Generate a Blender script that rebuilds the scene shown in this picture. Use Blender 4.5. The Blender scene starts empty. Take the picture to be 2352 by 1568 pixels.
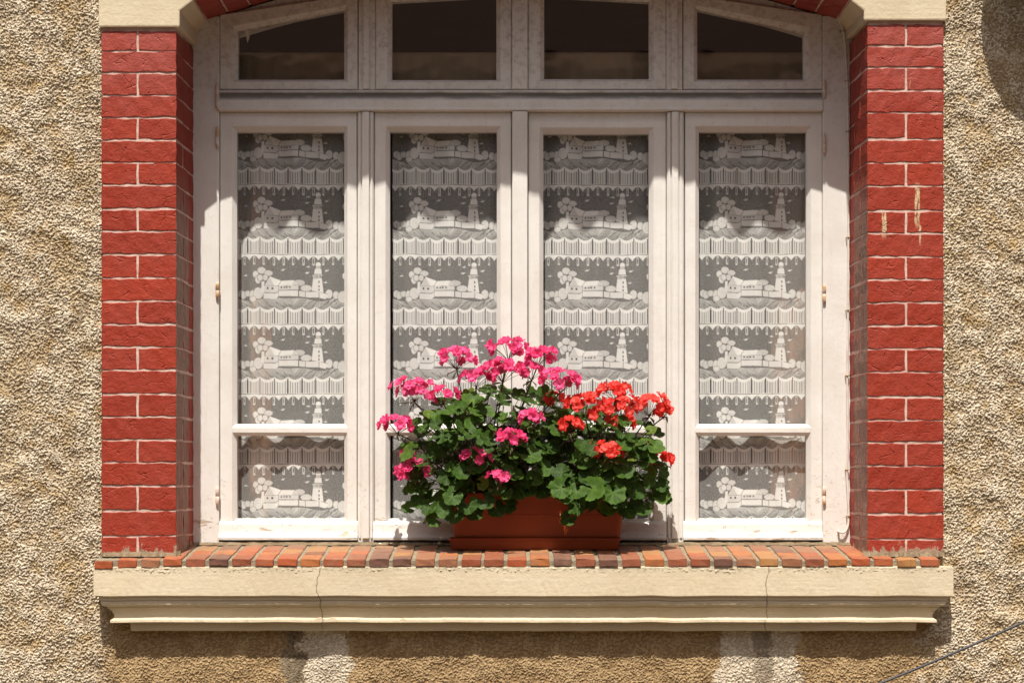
import bpy, bmesh, math, random
import numpy as np
from mathutils import Vector, Matrix, Euler

# ------------------------------------------------------------------ camera, sky, sun, exposure
scene = bpy.context.scene
col = scene.collection
D = 6.7                       # metres from the lens to the face of the brick piers (y = 0)
CZ = 1.6                      # eye height above the pavement
PPM = 784.0                   # measured photo units per metre on the plane y = 0
cam_d = bpy.data.cameras.new('camera'); cam = bpy.data.objects.new('camera', cam_d); col.objects.link(cam)
cam.location = (0, -D, CZ); cam.rotation_euler = (math.pi / 2, 0, 0)
cam_d.sensor_width = 36; cam_d.lens = 36 * D / 3.0; cam_d.shift_y = 0.1365
cam_d.clip_start = 0.05; cam_d.clip_end = 500
scene.camera = cam

SUN = Vector((-0.12, -1.0, 1.9)).normalized()
world = bpy.data.worlds.new('World'); scene.world = world; world.use_nodes = True
wn = world.node_tree.nodes; wl = world.node_tree.links
bg = wn['Background']; sky = wn.new('ShaderNodeTexSky'); sky.sky_type = 'NISHITA'
sky.sun_disc = False; sky.sun_elevation = math.asin(SUN.z); sky.sun_rotation = math.pi + 0.12
sky.air_density = 1.0; sky.dust_density = 6.0; sky.ozone_density = 1.0
wl.new(sky.outputs[0], bg.inputs[0]); bg.inputs[1].default_value = 0.063
sun_d = bpy.data.lights.new('sun', 'SUN'); sun_d.energy = 4.6; sun_d.angle = math.radians(0.5); sun_d.color = (1.0, 0.945, 0.85)
sun = bpy.data.objects.new('sun', sun_d); col.objects.link(sun)
sun.rotation_euler = SUN.to_track_quat('Z', 'Y').to_euler(); sun.location = (-1, -8, 12)
scene.view_settings.view_transform = 'Standard'; scene.view_settings.look = 'None'
scene.view_settings.gamma = 1.0; scene.view_settings.use_curve_mapping = False
scene.view_settings.exposure = 0.37
scene.cycles.adaptive_threshold = 0.02; scene.cycles.max_bounces = 5; scene.cycles.diffuse_bounces = 3; scene.cycles.glossy_bounces = 2; scene.cycles.transmission_bounces = 3; scene.cycles.transparent_max_bounces = 10

# ------------------------------------------------------------------ helpers
def PX(px, Y=0.0): return (px - 1176.0) / PPM * (D + Y) / D
def PZ(py, Y=0.0): return CZ + (1105.0 - py) / PPM * (D + Y) / D
rng = random.Random(7); nrng = np.random.default_rng(11)

def tag(o, label=None, cat=None, group=None, kind=None):
    if label: o['label'] = label
    if cat: o['category'] = cat
    if group: o['group'] = group
    if kind: o['kind'] = kind
    return o
def thing(name, loc, label, cat, group=None):
    o = bpy.data.objects.new(name, None); col.objects.link(o); o.location = loc; o.empty_display_size = 0.1
    return tag(o, label, cat, group)
def world_loc(o):
    m = Matrix.Translation(o.location); p = o.parent
    while p is not None:
        m = Matrix.Translation(p.location) @ m; p = p.parent
    return m.translation.copy()
def link(name, me, parent=None, mats=()):
    o = bpy.data.objects.new(name, me); col.objects.link(o)
    for m in mats:
        if m and me.materials.find(m.name) < 0: me.materials.append(m)
    if parent is not None:
        o.parent = parent; o.location = -world_loc(parent)      # meshes are written in world coordinates
    return o

class MB:
    def __init__(s): s.v = []; s.f = []; s.sm = []
    def add(s, vs, fs, smooth=False):
        b = len(s.v); s.v += [tuple(v) for v in vs]; s.f += [tuple(i + b for i in f) for f in fs]; s.sm += [smooth] * len(fs); return s
    def box(s, x0, x1, y0, y1, z0, z1):
        v = [(x, y, z) for x in (x0, x1) for y in (y0, y1) for z in (z0, z1)]
        return s.add(v, [(0, 1, 3, 2), (4, 6, 7, 5), (0, 4, 5, 1), (2, 3, 7, 6), (0, 2, 6, 4), (1, 5, 7, 3)])
    def loft(s, rings, closed=True, caps=False, smooth=False):
        n = len(rings[0]); vs = [p for r in rings for p in r]; fs = []
        for k in range(len(rings) - 1):
            for i in range(n if closed else n - 1):
                j = (i + 1) % n
                fs.append((k * n + i, k * n + j, (k + 1) * n + j, (k + 1) * n + i))
        if caps:
            fs.append(tuple(range(n - 1, -1, -1))); fs.append(tuple((len(rings) - 1) * n + i for i in range(n)))
        return s.add(vs, fs, smooth)
    def tube(s, pts, r, n=6, caps=True):
        pts = [Vector(p) for p in pts]; rings = []
        for i, p in enumerate(pts):
            t = (pts[min(i + 1, len(pts) - 1)] - pts[max(i - 1, 0)]).normalized()
            a = t.orthogonal().normalized() if i == 0 else (a - t * a.dot(t)).normalized()
            b = t.cross(a); rr = r[i] if isinstance(r, (list, tuple)) else r
            rings.append([p + (a * math.cos(2 * math.pi * k / n) + b * math.sin(2 * math.pi * k / n)) * rr for k in range(n)])
        return s.loft(rings, True, caps, True)
    def build(s, name, mat, parent=None, bevel=0.0):
        me = bpy.data.meshes.new(name); me.from_pydata(s.v, [], s.f)
        if any(s.sm): me.polygons.foreach_set('use_smooth', s.sm)
        bm = bmesh.new(); bm.from_mesh(me); bmesh.ops.recalc_face_normals(bm, faces=bm.faces)
        if bevel > 0:
            ed = [e for e in bm.edges if len(e.link_faces) == 2 and e.calc_face_angle(0) > 0.5]
            bmesh.ops.bevel(bm, geom=ed, offset=bevel, segments=2, profile=0.6, affect='EDGES', clamp_overlap=True)
        bm.to_mesh(me); bm.free()
        return link(name, me, parent, [mat])

def grid_mesh(name, X, Y, Z, smooth=True, attrs=None):
    nv, nu = X.shape; me = bpy.data.meshes.new(name)
    co = np.stack([X, Y, Z], -1).reshape(-1, 3).astype(np.float32)
    i = np.arange(nv - 1)[:, None] * nu + np.arange(nu - 1)[None, :]
    q = np.stack([i, i + 1, i + nu + 1, i + nu], -1).reshape(-1, 4).astype(np.int32); nq = len(q)
    me.vertices.add(len(co)); me.vertices.foreach_set('co', co.ravel())
    me.loops.add(nq * 4); me.loops.foreach_set('vertex_index', q.ravel())
    me.polygons.add(nq); me.polygons.foreach_set('loop_start', np.arange(nq, dtype=np.int32) * 4)
    me.polygons.foreach_set('loop_total', np.full(nq, 4, np.int32))
    me.polygons.foreach_set('use_smooth', np.full(nq, smooth, bool))
    me.update(calc_edges=True); me.validate()
    for k, a in (attrs or {}).items():
        at = me.attributes.new(k, 'FLOAT', 'POINT'); at.data.foreach_set('value', a.ravel().astype(np.float32))
    return me

# tileable band-passed noise, sampled bilinearly in metres
NT = 1024; TS = 1.6384
_f = np.fft.fftfreq(NT, TS / NT); _fr = np.hypot(_f[:, None], _f[None, :])
def band(wave, width, seed):
    r = np.random.default_rng(seed).standard_normal((NT, NT))
    s = np.exp(-((np.log(np.maximum(_fr, 1e-6)) - math.log(1.0 / wave)) / width) ** 2); s[0, 0] = 0
    n = np.fft.ifft2(np.fft.fft2(r) * s).real; return n / n.std()
def sample(T, X, Z):
    u = (X / TS * NT) % NT; w = (Z / TS * NT) % NT
    i = np.floor(u).astype(int); j = np.floor(w).astype(int); a = u - i; b = w - j
    i1 = (i + 1) % NT; j1 = (j + 1) % NT; i %= NT; j %= NT
    return (T[j, i] * (1 - a) + T[j, i1] * a) * (1 - b) + (T[j1, i] * (1 - a) + T[j1, i1] * a) * b
N_A = band(0.0085, 0.62, 1); N_B = band(0.021, 0.75, 2); N_C = band(0.0058, 0.35, 3); N_D = band(0.22, 0.6, 4); N_E = band(0.09, 0.6, 5); N_T = band(0.016, 0.7, 6)

def rbox(corner, pu, pv, pw, r, L, jit, seed):
    """rounded, slightly uneven block: corner(u,v,w)->point, parameter lists, edge rounding r on lengths L"""
    rr = random.Random(seed); idx = {}; vs = []; fs = []
    P = (pu, pv, pw); n = [len(p) for p in P]
    def vert(i, j, k):
        key = (i, j, k)
        if key in idx: return idx[key]
        ex = [(a == 0 or a == n[m] - 1) for m, a in enumerate(key)]; c = [P[m][a] for m, a in enumerate(key)]
        if sum(ex) >= 2:
            q = 0.32 if sum(ex) == 2 else 0.45
            for m in range(3):
                if ex[m]: c[m] += (1 if key[m] == 0 else -1) * q * r / L[m]
        p = Vector(corner(*c)) + Vector((rr.gauss(0, jit), rr.gauss(0, jit), rr.gauss(0, jit)))
        idx[key] = len(vs); vs.append(p); return idx[key]
    for ax in range(3):
        o1, o2 = [(1, 2), (2, 0), (0, 1)][ax]
        for side in (0, n[ax] - 1):
            for a in range(n[o1] - 1):
                for b in range(n[o2] - 1):
                    q = []
                    for (da, db) in ((0, 0), (1, 0), (1, 1), (0, 1)):
                        k = [0, 0, 0]; k[ax] = side; k[o1] = a + da; k[o2] = b + db; q.append(vert(*k))
                    fs.append(tuple(q if side else q[::-1]))
    return vs, fs
def params(L, r, cuts):
    e = min(0.3, r / L); return [0, e] + [e + (1 - 2 * e) * (i + 1) / (cuts + 1) for i in range(cuts)] + [1 - e, 1]

# ------------------------------------------------------------------ materials
def mat(name):
    m = bpy.data.materials.new(name); m.use_nodes = True; nt = m.node_tree
    return m, nt, nt.nodes['Principled BSDF'], nt.nodes['Material Output']
class NG:
    """small node helper"""
    def __init__(s, nt): s.nt = nt
    def n(s, t, **k):
        o = s.nt.nodes.new(t)
        for a, b in k.items(): setattr(o, a, b)
        return o
    def lk(s, a, b): s.nt.links.new(a, b)
    def val(s, sock, v):
        if hasattr(v, 'is_linked') or isinstance(v, bpy.types.NodeSocket): s.lk(v, sock)
        else: sock.default_value = v
    def pos(s): return s.n('ShaderNodeNewGeometry').outputs['Position']
    def nor(s): return s.n('ShaderNodeNewGeometry').outputs['True Normal']
    def sep(s, v):
        o = s.n('ShaderNodeSeparateXYZ'); s.lk(v, o.inputs[0]); return o.outputs
    def math(s, op, a, b=0.0, c=0.0, clamp=False):
        o = s.n('ShaderNodeMath', operation=op, use_clamp=clamp)
        s.val(o.inputs[0], a); s.val(o.inputs[1], b); s.val(o.inputs[2], c); return o.outputs[0]
    def scale(s, v, sc):
        o = s.n('ShaderNodeVectorMath', operation='MULTIPLY'); s.lk(v, o.inputs[0]); o.inputs[1].default_value = sc; return o.outputs[0]
    def addv(s, a, b):
        o = s.n('ShaderNodeVectorMath', operation='ADD'); s.lk(a, o.inputs[0]); s.val(o.inputs[1], b); return o.outputs[0]
    def noise(s, v, sc, det=4, rough=0.6, col=False):
        o = s.n('ShaderNodeTexNoise'); s.lk(v, o.inputs['Vector']); o.inputs['Scale'].default_value = sc
        o.inputs['Detail'].default_value = det; o.inputs['Roughness'].default_value = rough; return o.outputs['Color' if col else 'Fac']
    def voro(s, v, sc, feat='F1', out='Distance'):
        o = s.n('ShaderNodeTexVoronoi', feature=feat); s.lk(v, o.inputs['Vector']); o.inputs['Scale'].default_value = sc; return o.outputs[out]
    def ramp(s, f, lo, hi, a=0.0, b=1.0):
        o = s.n('ShaderNodeMapRange', interpolation_type='SMOOTHSTEP'); s.lk(f, o.inputs[0])
        o.inputs[1].default_value = lo; o.inputs[2].default_value = hi; o.inputs[3].default_value = a; o.inputs[4].default_value = b; return o.outputs[0]
    def mix(s, f, a, b):
        o = s.n('ShaderNodeMix', data_type='RGBA'); s.val(o.inputs['Factor'], f)
        for k, v in (('A', a), ('B', b)):
            sk = [i for i in o.inputs if i.name == k and i.type == 'RGBA'][0]
            if isinstance(v, tuple): sk.default_value = (*v, 1) if len(v) == 3 else v
            else: s.lk(v, sk)
        return [i for i in o.outputs if i.type == 'RGBA'][0]
    def bump(s, h, dist, strength=1.0, base=None):
        o = s.n('ShaderNodeBump'); s.lk(h, o.inputs['Height']); o.inputs['Distance'].default_value = dist; o.inputs['Strength'].default_value = strength
        if base is not None: s.lk(base, o.inputs['Normal'])
        return o.outputs[0]
    def rnd(s): return s.n('ShaderNodeObjectInfo').outputs['Random']
    def cramp(s, f, stops, const=False):
        o = s.n('ShaderNodeValToRGB')
        if const: o.color_ramp.interpolation = 'CONSTANT'
        s.lk(f, o.inputs[0]); el = o.color_ramp.elements
        while len(el) < len(stops): el.new(0.5)
        for e, (p, c) in zip(el, stops): e.position = p; e.color = (*c, 1)
        return o.outputs[0]

def m_frame(name, base, dirt=True):
    m, nt, p, out = mat(name); g = NG(nt); P = g.pos(); x, y, z = g.sep(P)
    n1 = g.noise(P, 7, 3); n2 = g.noise(P, 60, 3); nv = g.noise(g.scale(P, (60, 60, 4)), 1, 3)
    c = g.mix(g.ramp(n1, .35, .7), base, tuple(b * k for b, k in zip(base, (.93, .91, .89))))
    c = g.mix(g.math('MULTIPLY', g.ramp(nv, .52, .75), .18), c, (.62, .53, .44))
    spk = g.ramp(g.noise(P, 190, 2), .66, .76)
    c = g.mix(g.math('MULTIPLY', spk, g.ramp(z, 2.35, 2.75, .08, .55)), c, (.28, .21, .16))
    # hair-line cracks in old paint, mostly on the low rails
    w = g.addv(g.scale(P, (1, 1, 2.6)), g.scale(g.noise(P, 30, 3, col=True), (.05, .05, .05)))
    ck = g.voro(w, 22, 'DISTANCE_TO_EDGE')
    low = g.ramp(z, 1.75, 1.45)
    ckm = g.math('MULTIPLY', g.ramp(ck, .022, .006), g.math('MULTIPLY', g.ramp(n2, .5, .62), g.math('ADD', g.math('MULTIPLY', low, .6), .22)))
    c = g.mix(ckm, c, (.42, .30, .2))
    pl = g.noise(g.scale(P, (9, 30, 45)), 1, 4, .65)
    peel = g.math('MULTIPLY', g.ramp(pl, .635, .66), g.ramp(z, PZ(1150, .28), PZ(1205, .28)))
    c = g.mix(g.math('MULTIPLY', peel, .8), c, g.mix(n2, (.34, .25, .16), (.52, .42, .30)))
    ckm = g.math('MAXIMUM', ckm, g.math('MULTIPLY', peel, .6))
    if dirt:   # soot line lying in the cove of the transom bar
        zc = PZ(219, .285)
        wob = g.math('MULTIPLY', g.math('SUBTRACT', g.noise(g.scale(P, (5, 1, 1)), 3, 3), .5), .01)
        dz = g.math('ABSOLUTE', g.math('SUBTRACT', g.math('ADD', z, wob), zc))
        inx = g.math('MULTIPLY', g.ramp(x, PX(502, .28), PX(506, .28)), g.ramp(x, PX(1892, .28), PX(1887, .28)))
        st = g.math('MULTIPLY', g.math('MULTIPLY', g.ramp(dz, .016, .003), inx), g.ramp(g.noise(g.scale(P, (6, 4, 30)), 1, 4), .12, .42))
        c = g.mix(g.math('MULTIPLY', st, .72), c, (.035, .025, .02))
        st2 = g.math('MULTIPLY', g.ramp(z, PZ(330, .29), PZ(60, .29)), g.ramp(n2, .42, .75))
        c = g.mix(g.math('MULTIPLY', st2, .45), c, (.30, .23, .18))
    g.lk(c, p.inputs['Base Color']); p.inputs['Roughness'].default_value = .55; p.inputs['Specular IOR Level'].default_value = .3
    h = g.math('ADD', g.math('MULTIPLY', n2, .5), g.math('MULTIPLY', nv, .5))
    h = g.math('SUBTRACT', h, g.math('MULTIPLY', ckm, .8))
    g.lk(g.bump(h, .0022, .7), p.inputs['Normal']); return m

def m_brick_paint():
    m, nt, p, out = mat('red_painted_brick'); g = NG(nt); P = g.pos(); x, y, z = g.sep(P); N = g.sep(g.nor()); r = g.rnd()
    n1 = g.noise(P, 9, 3); n2 = g.noise(P, 45, 4, .65); n3 = g.noise(P, 240, 1)
    a = g.mix(r, (.268, .0300, .0150), (.340, .0415, .0195))
    c = g.mix(g.ramp(n1, .38, .68), a, (.305, .044, .026))
    c = g.mix(g.math('MULTIPLY', g.ramp(n2, .55, .8), .35), c, (.25, .030, .019))
    fade = g.math('MULTIPLY', g.ramp(z, PZ(330), PZ(60)), g.ramp(n1, .3, .6, .35, .9))
    c = g.mix(fade, c, (.345, .078, .062))
    # bare, dusty brick where paint has worn off low on the splayed reveals
    rev = g.ramp(g.math('ABSOLUTE', N[0]), .6, .9)
    ns = g.noise(g.scale(P, (26, 26, 5)), 1, 5, .65)
    zone = g.math('MULTIPLY', g.ramp(z, PZ(330), PZ(560)), g.ramp(y, .235, .17))
    worn = g.math('MULTIPLY', rev, g.math('MULTIPLY', zone, g.ramp(ns, .30, .50)))
    c = g.mix(g.math('MULTIPLY', worn, .88), c, g.mix(g.ramp(g.noise(g.scale(P, (150, 150, 20)), 1, 3), .4, .65), (.33, .215, .16), (.15, .085, .06)))
    # cement smears at the foot of the piers
    zz = g.math('ADD', z, g.math('MULTIPLY', g.noise(g.scale(P, (26, 26, 12)), 1, 4, .7), -.15))
    foot = g.ramp(zz, PZ(1268) - .064, PZ(1268) - .070)
    c = g.mix(g.math('MULTIPLY', foot, .95), c, g.mix(n2, (.24, .155, .105), (.42, .31, .225)))
    # dribbles of pale plaster on the right pier
    drib = None; nd = g.math('MULTIPLY', g.math('SUBTRACT', g.noise(P, 40, 2), .5), .012); ns_ = g.ramp(g.noise(g.scale(P, (120, 120, 30)), 1, 2), .32, .5)
    for (px, py0, py1, w) in ((2107, 425, 520, .0085), (2031, 487, 545, .0075), (2113, 520, 560, .003), (2090, 180, 200, .002)):
        dx = g.math('ABSOLUTE', g.math('ADD', g.math('SUBTRACT', x, PX(px)), nd))
        mk = g.math('MULTIPLY', g.ramp(dx, w, w * .6), g.math('MULTIPLY', g.ramp(z, PZ(py1) - .01, PZ(py1) + .02), g.ramp(z, PZ(py0) + .01, PZ(py0) - .005)))
        mk = g.math('MULTIPLY', mk, ns_)
        drib = mk if drib is None else g.math('MAXIMUM', drib, mk)
    c = g.mix(drib, c, (.56, .42, .25))
    g.lk(c, p.inputs['Base Color']); p.inputs['Roughness'].default_value = .62; p.inputs['Specular IOR Level'].default_value = .22
    w = g.addv(P, g.scale(g.noise(P, 18, 3, col=True), (.03, .03, .03)))
    crk = g.ramp(g.voro(g.scale(w, (1, 1, 2.2)), 16, 'DISTANCE_TO_EDGE'), .05, .0)
    crk = g.math('MULTIPLY', crk, g.ramp(g.noise(P, 22, 2), .5, .66))
    h = g.math('ADD', g.math('MULTIPLY', n2, 1.0), g.math('MULTIPLY', n3, .16)); h = g.math('SUBTRACT', h, g.math('MULTIPLY', crk, .5))
    g.lk(g.bump(h, .0046, .85), p.inputs['Normal']); return m

def m_simple(name, base, var, sc=20, rough=.7, bump=.002, bs=60, spec=.3, stretch=(1, 1, 1)):
    m, nt, p, out = mat(name); g = NG(nt); P = g.pos(); S = g.scale(P, stretch)
    n = g.noise(S, sc, 5); n2 = g.noise(S, bs, 4)
    g.lk(g.mix(g.ramp(n, .35, .68), base, var), p.inputs['Base Color'])
    p.inputs['Roughness'].default_value = rough; p.inputs['Specular IOR Level'].default_value = spec
    if bump: g.lk(g.bump(n2, bump, .8), p.inputs['Normal'])
    return m

def m_cream():
    m, nt, p, out = mat('cream_masonry_paint'); g = NG(nt); P = g.pos(); x, y, z = g.sep(P)
    n1 = g.noise(P, 5, 3); n2 = g.noise(P, 70, 3); nb = g.noise(g.scale(P, (9, 40, 130)), 1, 2)
    c = g.mix(g.ramp(n1, .35, .7), (.68, .58, .42), (.62, .52, .365))
    c = g.mix(g.math('MULTIPLY', g.ramp(g.noise(P, 11, 4), .6, .8), .4), c, (.61, .45, .23))
    # lichen and soot below the row of sill bricks
    top = g.ramp(g.math('ADD', z, g.math('MULTIPLY', g.noise(P, 30, 4), .02)), PZ(1306) - .004, PZ(1306) + .014)
    sel = g.ramp(z, 2.0, 1.9)
    c = g.mix(g.math('MULTIPLY', g.math('MULTIPLY', top, sel), g.ramp(g.noise(P, 85, 4), .45, .66, .05, .5)), c, (.27, .235, .165))
    # two old settlement cracks through the cornice
    crack = None
    for (px, amp, seed) in ((737, .040, 1.3), (1760, .046, 5.1)):
        nw = g.noise(g.addv(g.scale(P, (2, 2, 11)), (seed, seed, seed)), 1, 4, .6)
        dx = g.math('ABSOLUTE', g.math('ADD', g.math('SUBTRACT', x, PX(px, -.06)), g.math('MULTIPLY', g.math('SUBTRACT', nw, .5), amp * 1.6)))
        k = g.ramp(dx, .0017, .0004)
        k = g.math('MULTIPLY', k, g.ramp(g.noise(P, 16, 2), .5, .58)) if amp < .04 else g.math('MULTIPLY', k, g.ramp(g.noise(P, 30, 3), .3, .55, .35, 1.0))
        crack = k if crack is None else g.math('MAXIMUM', crack, k)
    crack = g.math('MULTIPLY', crack, sel)
    c = g.mix(g.math('MULTIPLY', crack, .6), c, (.13, .085, .045))
    g.lk(c, p.inputs['Base Color']); p.inputs['Roughness'].default_value = .75; p.inputs['Specular IOR Level'].default_value = .2
    h = g.math('ADD', g.math('MULTIPLY', nb, .22), g.math('MULTIPLY', n2, .6)); h = g.math('SUBTRACT', h, g.math('MULTIPLY', crack, 1.0))
    g.lk(g.bump(h, .003, .75), p.inputs['Normal']); return m

def m_roughcast():
    m, nt, p, out = mat('roughcast_render'); g = NG(nt); P = g.pos()
    at = lambda k: g.n('ShaderNodeAttribute', attribute_name=k).outputs['Fac']
    n2 = at('tone')
    pale = g.mix(n2, (.34, .25, .15), (.735, .64, .50))
    pale = g.mix(at('ochre'), pale, (.46, .32, .15))
    brown = g.mix(n2, (.29, .19, .095), (.47, .335, .185))
    c = g.mix(at('brown'), pale, brown)
    c = g.mix(at('repair'), c, g.mix(n2, (.52, .44, .33), (.76, .68, .55)))
    c = g.mix(at('damp'), c, g.mix(n2, (.16, .125, .085), (.26, .205, .14)))
    c = g.mix(at('crack'), c, (.07, .05, .03))
    g.lk(c, p.inputs['Base Color']); p.inputs['Roughness'].default_value = .95; p.inputs['Specular IOR Level'].default_value = .1
    g.lk(g.bump(g.noise(P, 170, 1), .005, .9), p.inputs['Normal']); return m

def m_sill_brick():
    m, nt, p, out = mat('fired_sill_brick'); g = NG(nt); P = g.pos(); r = g.rnd()
    c = g.cramp(r, [(0, (.27, .070, .030)), (.12, (.38, .085, .030)), (.26, (.42, .14, .042)), (.40, (.15, .070, .050)), (.50, (.40, .19, .065)), (.62, (.28, .085, .042)), (.72, (.19, .070, .042)), (.82, (.40, .105, .040)), (.92, (.31, .13, .065))], True)
    n1 = g.noise(g.scale(P, (1, .35, 1)), 26, 4); n2 = g.noise(P, 90, 4)
    c = g.mix(g.math('MULTIPLY', g.ramp(n1, .48, .7), .45), c, (.22, .08, .045))
    c = g.mix(g.math('MULTIPLY', g.ramp(g.noise(P, 12, 4), .54, .72), .4), c, (.34, .21, .13))
    sp = g.ramp(g.voro(P, 120), .22, .12); sp = g.math('MULTIPLY', sp, g.ramp(g.noise(P, 17, 2), .48, .6))
    c = g.mix(g.math('MULTIPLY', sp, .8), c, (.05, .03, .025))
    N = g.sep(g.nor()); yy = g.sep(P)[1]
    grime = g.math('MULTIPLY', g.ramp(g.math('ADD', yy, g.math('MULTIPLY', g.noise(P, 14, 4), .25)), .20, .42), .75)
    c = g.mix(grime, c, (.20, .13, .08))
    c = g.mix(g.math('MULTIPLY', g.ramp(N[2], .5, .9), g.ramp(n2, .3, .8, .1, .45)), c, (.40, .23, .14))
    g.lk(c, p.inputs['Base Color']); p.inputs['Roughness'].default_value = .6; p.inputs['Specular IOR Level'].default_value = .3
    g.lk(g.bump(n2, .002, .8), p.inputs['Normal']); return m

def m_glass():
    m, nt, p, out = mat('window_glass'); g = NG(nt); nt.nodes.remove(p)
    lw = g.n('ShaderNodeLayerWeight'); lw.inputs[0].default_value = .5
    f = g.math('MULTIPLY_ADD', g.math('POWER', lw.outputs['Facing'], 5.0), .6, .022)
    t = g.n('ShaderNodeBsdfTransparent'); t.inputs[0].default_value = (.985, .985, .98, 1)
    gl = g.n('ShaderNodeBsdfGlossy'); gl.inputs['Roughness'].default_value = .02
    P = g.pos(); g.lk(g.bump(g.noise(P, 4, 2), .004, .5), gl.inputs['Normal'])
    # a thin film of dust
    df = g.n('ShaderNodeBsdfDiffuse'); df.inputs[0].default_value = (.6, .55, .47, 1)
    d = g.ramp(g.noise(P, 6, 5), .4, .8, .002, .014)
    m1 = g.n('ShaderNodeMixShader'); g.lk(f, m1.inputs[0]); g.lk(t.outputs[0], m1.inputs[1]); g.lk(gl.outputs[0], m1.inputs[2])
    m2 = g.n('ShaderNodeMixShader'); g.lk(d, m2.inputs[0]); g.lk(m1.outputs[0], m2.inputs[1]); g.lk(df.outputs[0], m2.inputs[2])
    g.lk(m2.outputs[0], out.inputs[0]); return m

def m_lace():
    m, nt, p, out = mat('lace_net'); g = NG(nt); nt.nodes.remove(p)
    a = g.n('ShaderNodeAttribute', attribute_name='thread'); P = g.pos()
    cov = g.math('ADD', a.outputs['Fac'], g.math('MULTIPLY', g.math('SUBTRACT', g.noise(P, 420, 2), .5), .16), clamp=True)
    d = g.n('ShaderNodeBsdfDiffuse'); d.inputs[0].default_value = (.93, .925, .91, 1)
    tl = g.n('ShaderNodeBsdfTranslucent'); tl.inputs[0].default_value = (.86, .85, .84, 1)
    th = g.n('ShaderNodeMixShader'); th.inputs[0].default_value = .10; g.lk(d.outputs[0], th.inputs[1]); g.lk(tl.outputs[0], th.inputs[2])
    t = g.n('ShaderNodeBsdfTransparent')
    mx = g.n('ShaderNodeMixShader'); g.lk(cov, mx.inputs[0]); g.lk(t.outputs[0], mx.inputs[1]); g.lk(th.outputs[0], mx.inputs[2])
    g.lk(mx.outputs[0], out.inputs[0]); return m

def m_leafy(name, stops, rough, trans, tcol, veins=False):
    m, nt, p, out = mat(name); g = NG(nt); r = g.rnd()
    tc = g.n('ShaderNodeTexCoord').outputs['Object']
    c = g.cramp(r, stops); n = g.noise(tc, 6, 3)
    c = g.mix(g.math('MULTIPLY', g.ramp(n, .4, .7), .4), c, g.mix(.5, c, tcol))
    if veins:
        at = g.n('ShaderNodeAttribute', attribute_name='vein').outputs['Fac']
        c = g.mix(g.math('MULTIPLY', at, .4), c, (.12, .20, .04))
        zn = g.n('ShaderNodeAttribute', attribute_name='zone').outputs['Fac']
        c = g.mix(g.math('MULTIPLY', zn, .35), c, (.02, .04, .012))
    else:
        at = g.n('ShaderNodeAttribute', attribute_name='vein').outputs['Fac']
        c = g.mix(g.math('MULTIPLY', at, .35), c, g.mix(.55, c, (1, .75, .8)))
    g.lk(c, p.inputs['Base Color']); p.inputs['Roughness'].default_value = rough; p.inputs['Specular IOR Level'].default_value = .14
    tl = g.n('ShaderNodeBsdfTranslucent'); g.lk(g.mix(.45, c, tcol), tl.inputs[0])
    mx = g.n('ShaderNodeMixShader'); mx.inputs[0].default_value = trans; g.lk(p.outputs[0], mx.inputs[1]); g.lk(tl.outputs[0], mx.inputs[2])
    g.lk(mx.outputs[0], out.inputs[0]); return m

M = {}
M['frame'] = m_frame('old_white_window_paint', (.768, .748, .715))
M['brick'] = m_brick_paint()
M['joint'] = m_simple('pinkish_white_pointing', (.68, .51, .44), (.55, .35, .29), 30, .8, .002, 90)
M['cream'] = m_cream()
M['rough'] = m_roughcast()
M['sillbrick'] = m_sill_brick()
M['mortar'] = m_simple('grey_mortar', (.34, .285, .20), (.22, .185, .13), 60, .95, .004, 160, .1)
M['cement'] = m_simple('dirty_cement', (.26, .20, .13), (.16, .12, .075), 50, .95, .004, 160, .1)
M['glass'] = m_glass(); M['lace'] = m_lace()
M['pot'] = m_simple('terracotta_plastic', (.30, .048, .008), (.26, .040, .007), 6, .42, .0006, 120, .4)
M['soil'] = m_simple('potting_soil', (.03, .02, .012), (.05, .035, .02), 60, .95, .004, 90, .1)
M['iron'] = m_simple('painted_hinge_iron', (.74, .66, .60), (.60, .44, .30), 40, .55, .001, 150)
M['rust'] = m_simple('rusty_hinge_iron', (.70, .62, .53), (.52, .26, .07), 45, .7, .001, 150)
M['cable'] = m_simple('white_cable_sheath', (.78, .72, .66), (.66, .58, .5), 30, .5, 0)
M['wire'] = m_simple('dark_grey_cable_sheath', (.055, .055, .062), (.08, .08, .085), 30, .5, 0)
M['clip'] = m_simple('rusty_cable_clip', (.55, .34, .14), (.42, .26, .15), 60, .8, 0)
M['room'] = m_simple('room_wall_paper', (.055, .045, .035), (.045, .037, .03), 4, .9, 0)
M['blind'] = m_simple('beige_pelmet_cloth', (.44, .34, .22), (.40, .31, .20), 12, .95, .0005, 300)
M['drape'] = m_simple('orange_printed_drape', (.36, .14, .045), (.26, .16, .08), 9, .9, .001, 60)
M['core'] = m_simple('rubble_masonry', (.35, .29, .22), (.28, .23, .17), 8, .95, 0)
M['dark_stone'] = m_simple('dark_stone_facade', (.085, .07, .055), (.06, .05, .04), 3, .9, 0)
M['ground'] = m_simple('street_paving', (.115, .086, .054), (.085, .066, .042), 3, .9, .003, 40)
M['tile'] = m_simple('roof_tile_clay', (.36, .15, .08), (.26, .11, .07), 9, .8, .002, 60)
M['iron_dark'] = m_simple('dark_painted_iron', (.04, .04, .04), (.06, .055, .05), 20, .5, 0)
M['leaf'] = m_leafy('geranium_leaf', [(0, (.013, .034, .005)), (.35, (.022, .056, .008)), (.7, (.038, .085, .011)), (.95, (.062, .122, .017)), (1, (.18, .20, .025))], .55, .16, (.17, .34, .015), True)
M['pink'] = m_leafy('pink_petal', [(0, (.84, .035, .20)), (.5, (.92, .075, .28)), (1, (.93, .16, .39))], .55, .42, (1.0, .16, .42))
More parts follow.
